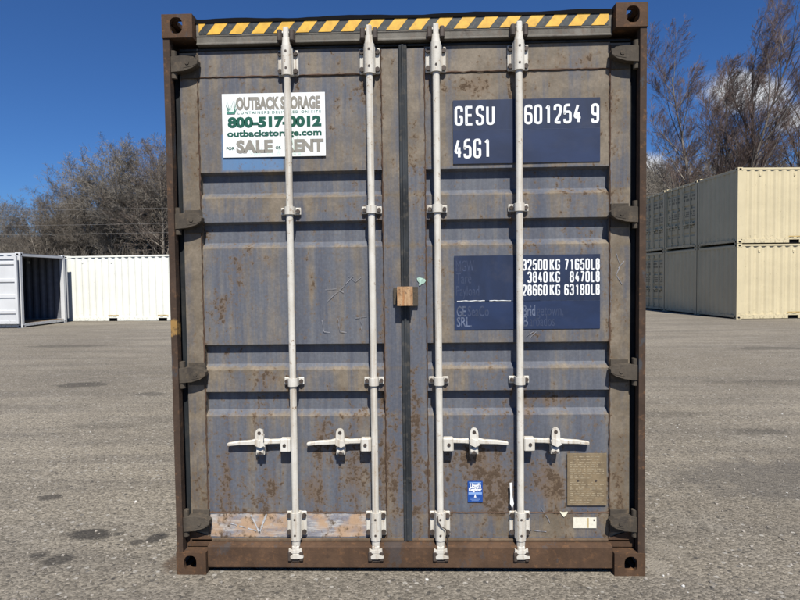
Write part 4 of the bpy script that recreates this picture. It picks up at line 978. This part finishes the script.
def plant(k, x, y, hgt, lab, grp, rz):
    o = protos[k] if k not in used else copy_tree(protos[k]); used.add(k)
    s = hgt / H0[k]; o.location = (x, y, 0); o.scale = (s * 1.05, s * 1.05, s); o.rotation_euler = (0, 0, rz); o['label'] = lab; o['group'] = grp
rg = random.Random(77)
# (x at that depth, y, height): the crown line rises from the far left to a tall clump left of the rusty container
LEFT = [(-37.5, 43, 8), (-34, 40, 7), (-31, 42, 6.6), (-28.6, 40, 7.4), (-26.2, 43, 8.6), (-24, 41, 9.2), (-22.2, 43, 10.3), (-19.9, 41, 9.6), (-17.6, 43, 8.2), (-15.2, 42, 8.2), (-12.5, 43, 8.5),
        (-33.5, 49, 7.6), (-29.5, 50, 9), (-25.5, 49, 10.4), (-21, 50, 8.6), (-17, 49, 8.6), (-40, 50, 8), (-27.5, 46, 8.2), (-23.3, 46, 9.8), (-30.2, 46, 7.6), (-20.6, 46, 9.0)]
for i, (x, y, hh) in enumerate(LEFT): plant([0, 1, 2, 3][(i * 3 + i // 4) % 4], x, y, hh * (1.27 if x > -27 else 1.18), LABL, 'bare trees behind the white containers', rg.uniform(0, 6.28))
RIGHT = [(16.5, 50, 13.0), (20.5, 48, 11.5), (24.5, 51, 13.0), (28.5, 49, 12.5), (32.5, 50, 13), (36.5, 48, 14), (40.5, 51, 15), (18.5, 55, 13.5), (22.5, 56, 13), (27, 56, 14), (34.5, 56, 14.5), (31, 55, 13.5)]
for i, (x, y, hh) in enumerate(RIGHT): plant([1, 2, 3, 0][(i * 3 + i // 4) % 4], x, y, hh, LABR, 'bare trees behind the yellow stack', rg.uniform(0, 6.28))

# wind-swept birches behind the stack
BLV = [(12, 19, .36, .50), (7, 9, .44, .52), (5, 9, .48, .55), (3, 8, .55, .5), (2, 0, 0, 0)]
def birch(seed, H, x, y, label, stems=1, rz=0.0, lv=BLV):
    (V1, F1), (V2, F2) = tree_meshes(grow(seed, H, H * .0095, lv, up=.05, wind=(.05, 0, .015), trunk_frac=.30, wig=.10, rmin=.0045, stems=stems))
    r_ = thing('birch_tree', label, 'tree', (x, y, 0), rz)
    raw_obj('trunk', V1, F1, BBARK, r_, True); raw_obj('crown', V2, F2, BTWIG, r_)
birch(31, 18.8, 19.7, 35, 'tall leafless birch swept by the wind, over the middle of the yellow stack', stems=3)
birch(34, 18.6, 23.3, 35.5, 'tallest leafless birch with a thick dark trunk, rising behind the sunlit corner of the stack')
birch(38, 17.5, 26.4, 37, 'slender leafless birch at the edge of the photo, behind the sunlit yellow containers', lv=[(12, 16, .36, .50), (7, 8, .44, .52), (5, 8, .48, .55), (3, 7, .55, .5), (2, 0, 0, 0)])

# far woods as one mass, with the brush at its foot
segs = []
LV2 = [(6, 12, .5, .7), (4, 7, .5, .7), (3, 6, .55, .7), (3, 3, .6, .7)]
LV2[-1] = (3, 0, 0, 0)
rg = random.Random(8); protoS = [grow(100 + i, 11, .14, LV2, stems=1 + i % 2, rmin=.014) for i in range(4)]
Vs, Fs, off = [], [], 0
protoT = [tubes(p, 3) for p in protoS]
for i in range(130):
    x = -62 + 124 * (i + rg.random()) / 130; y = rg.uniform(56, 72); V, F = protoT[rg.randrange(4)]
    a_ = rg.uniform(0, 6.28); sc_ = rg.uniform(.62, .75) if x < -30 else rg.uniform(.8, 1.0) if x < 5 else rg.uniform(1.2, 1.55)
    Rm = np.array([[math.cos(a_), -math.sin(a_), 0], [math.sin(a_), math.cos(a_), 0], [0, 0, 1]]) * sc_
    Vs.append(V @ Rm.T + np.array([x, y, 0])); Fs.append(F + off); off += len(V)
woods = raw_obj('far_woods', np.concatenate(Vs), np.concatenate(Fs), TWIG); woods['kind'] = 'stuff'
def brush_strip(name, x0, x1, y0, y1, n_, hmax, seed, mat):
    rg = random.Random(seed); s = []
    for i in range(n_):
        x, y = rg.uniform(x0, x1), rg.uniform(y0, y1); h_ = rg.uniform(.4, 1) * hmax; p = Vector((x, y, 0))
        for k in range(3):
            d = Vector((rg.uniform(-.5, .5), rg.uniform(-.4, .4), 1)).normalized(); q = p + d * h_ * .5; e = q + (d + Vector((rg.uniform(-.6, .6), rg.uniform(-.6, .6), 0))).normalized() * h_ * .5
            s += [(p, q, .02, .015), (q, e, .015, .008)]; f = q + Vector((rg.uniform(-.7, .7), rg.uniform(-.5, .5), .6)).normalized() * h_ * .4; s.append((q, f, .012, .008))
    V, F = tubes(s, 3); o = raw_obj(name, V, F, mat); o['kind'] = 'stuff'
brush_strip('undergrowth', -48, 48, 37, 56, 11000, 4.6, 4, TWIG)
brush_strip('undergrowth', 11, 46, 44, 60, 4200, 9.5, 9, TWIG)
# wooded rise behind
LITTER = plain('leaf_litter', (0.095, 0.075, 0.055), .95, .3, 1.2)
hm = MB(); nx = 40; rgh = random.Random(2); row0 = []; 
zt = [8.5 + 1.6 * math.sin(i * .7) + rgh.uniform(-.6, .6) for i in range(nx + 1)]
pr = [(60, -.2), (68, .35), (80, .85), (95, 1.0), (140, 1.0), (260, 1.2)]
vs = [(-160 + 320 * i / nx, y, (k * zt[i]) if k > 0 else k) for y, k in pr for i in range(nx + 1)]
hm.add(vs, [(j * (nx + 1) + i, j * (nx + 1) + i + 1, (j + 1) * (nx + 1) + i + 1, (j + 1) * (nx + 1) + i) for j in range(len(pr) - 1) for i in range(nx)], 0, True)
hill = hm.build('hill', LITTER); hill['kind'] = 'structure'

# power lines in front of the left wood
WIRE = plain('weathered_cable', (0.22, 0.21, 0.20), .6)
for i, (z, y, what) in enumerate(((6.15, 30, 'uppermost of the three thin grey cables crossing in front of the left wood'), (5.25, 30, 'middle one of the three thin grey cables crossing in front of the left wood'), (4.75, 30.4, 'lowest of the three thin grey cables crossing in front of the left wood'))):
    q = MB(); N = 24; pp = [Vector((-70 + 100 * k / N, y, z + .9 * ((k / N - .5) ** 2) * 4 - .3)) for k in range(N + 1)]
    for a_, b_ in zip(pp[:-1], pp[1:]): q.cyl(a_, b_, .0055, n=5, caps=False)
    o = q.build('power_line', WIRE); o['label'] = what; o['category'] = 'cable'; o['group'] = 'power lines'

# loose stones on the asphalt near the camera
rg = np.random.RandomState(6); n_ = 9000
ico = np.array([[0, 0, 1], [.894, 0, .447], [.276, .851, .447], [-.724, .526, .447], [-.724, -.526, .447], [.276, -.851, .447], [.724, .526, -.447], [-.276, .851, -.447], [-.894, 0, -.447], [-.276, -.851, -.447], [.724, -.526, -.447], [0, 0, -1]])
icf = np.array([[0, 1, 2], [0, 2, 3], [0, 3, 4], [0, 4, 5], [0, 5, 1], [1, 6, 2], [2, 7, 3], [3, 8, 4], [4, 9, 5], [5, 10, 1], [6, 7, 2], [7, 8, 3], [8, 9, 4], [9, 10, 5], [10, 6, 1], [11, 7, 6], [11, 8, 7], [11, 9, 8], [11, 10, 9], [11, 6, 10]])
yy = -.9 + 9.5 * rg.rand(n_) ** 1.8; xx = (rg.rand(n_) * 2 - 1) * (2.6 + yy * .85)
keep = ~((np.abs(xx) < 1.25) & (yy > -.02)); xx, yy = xx[keep], yy[keep]; n_ = len(xx)
sz = .0025 + .0085 * rg.rand(n_) ** 3.0
V = ico[None] * (1 + .35 * (rg.rand(n_, 12, 1) - .5)) * sz[:, None, None] * np.stack([np.ones(n_), .7 + .5 * rg.rand(n_), .55 + .3 * rg.rand(n_)], 1)[:, None, :]
a_ = rg.rand(n_) * 6.28; ca, sa = np.cos(a_)[:, None], np.sin(a_)[:, None]
V = np.stack([V[..., 0] * ca - V[..., 1] * sa + xx[:, None], V[..., 0] * sa + V[..., 1] * ca + yy[:, None], V[..., 2] + sz[:, None] * .3], -1)
F = icf[None] + (np.arange(n_) * 12)[:, None, None]
m, T, b, co = newmat('loose_stone')
wn = T.node('ShaderNodeTexWhiteNoise'); T.set(wn.inputs[0], T.node('ShaderNodeNewGeometry').outputs['Random Per Island'])
isl = T.node('ShaderNodeNewGeometry').outputs['Random Per Island']
cst = T.mix(T.ramp(isl, 0, 1, 0, 1, False), (0.11, 0.10, 0.086), (0.32, 0.29, 0.25)); cst = T.mix(T.m('GREATER_THAN', isl, .985), cst, (0.5, 0.49, 0.46))
T.set(b.inputs['Base Color'], cst); b.inputs['Roughness'].default_value = .9
gv = raw_obj('gravel', V.reshape(-1, 3), F.reshape(-1, 3), m); gv['kind'] = 'stuff'
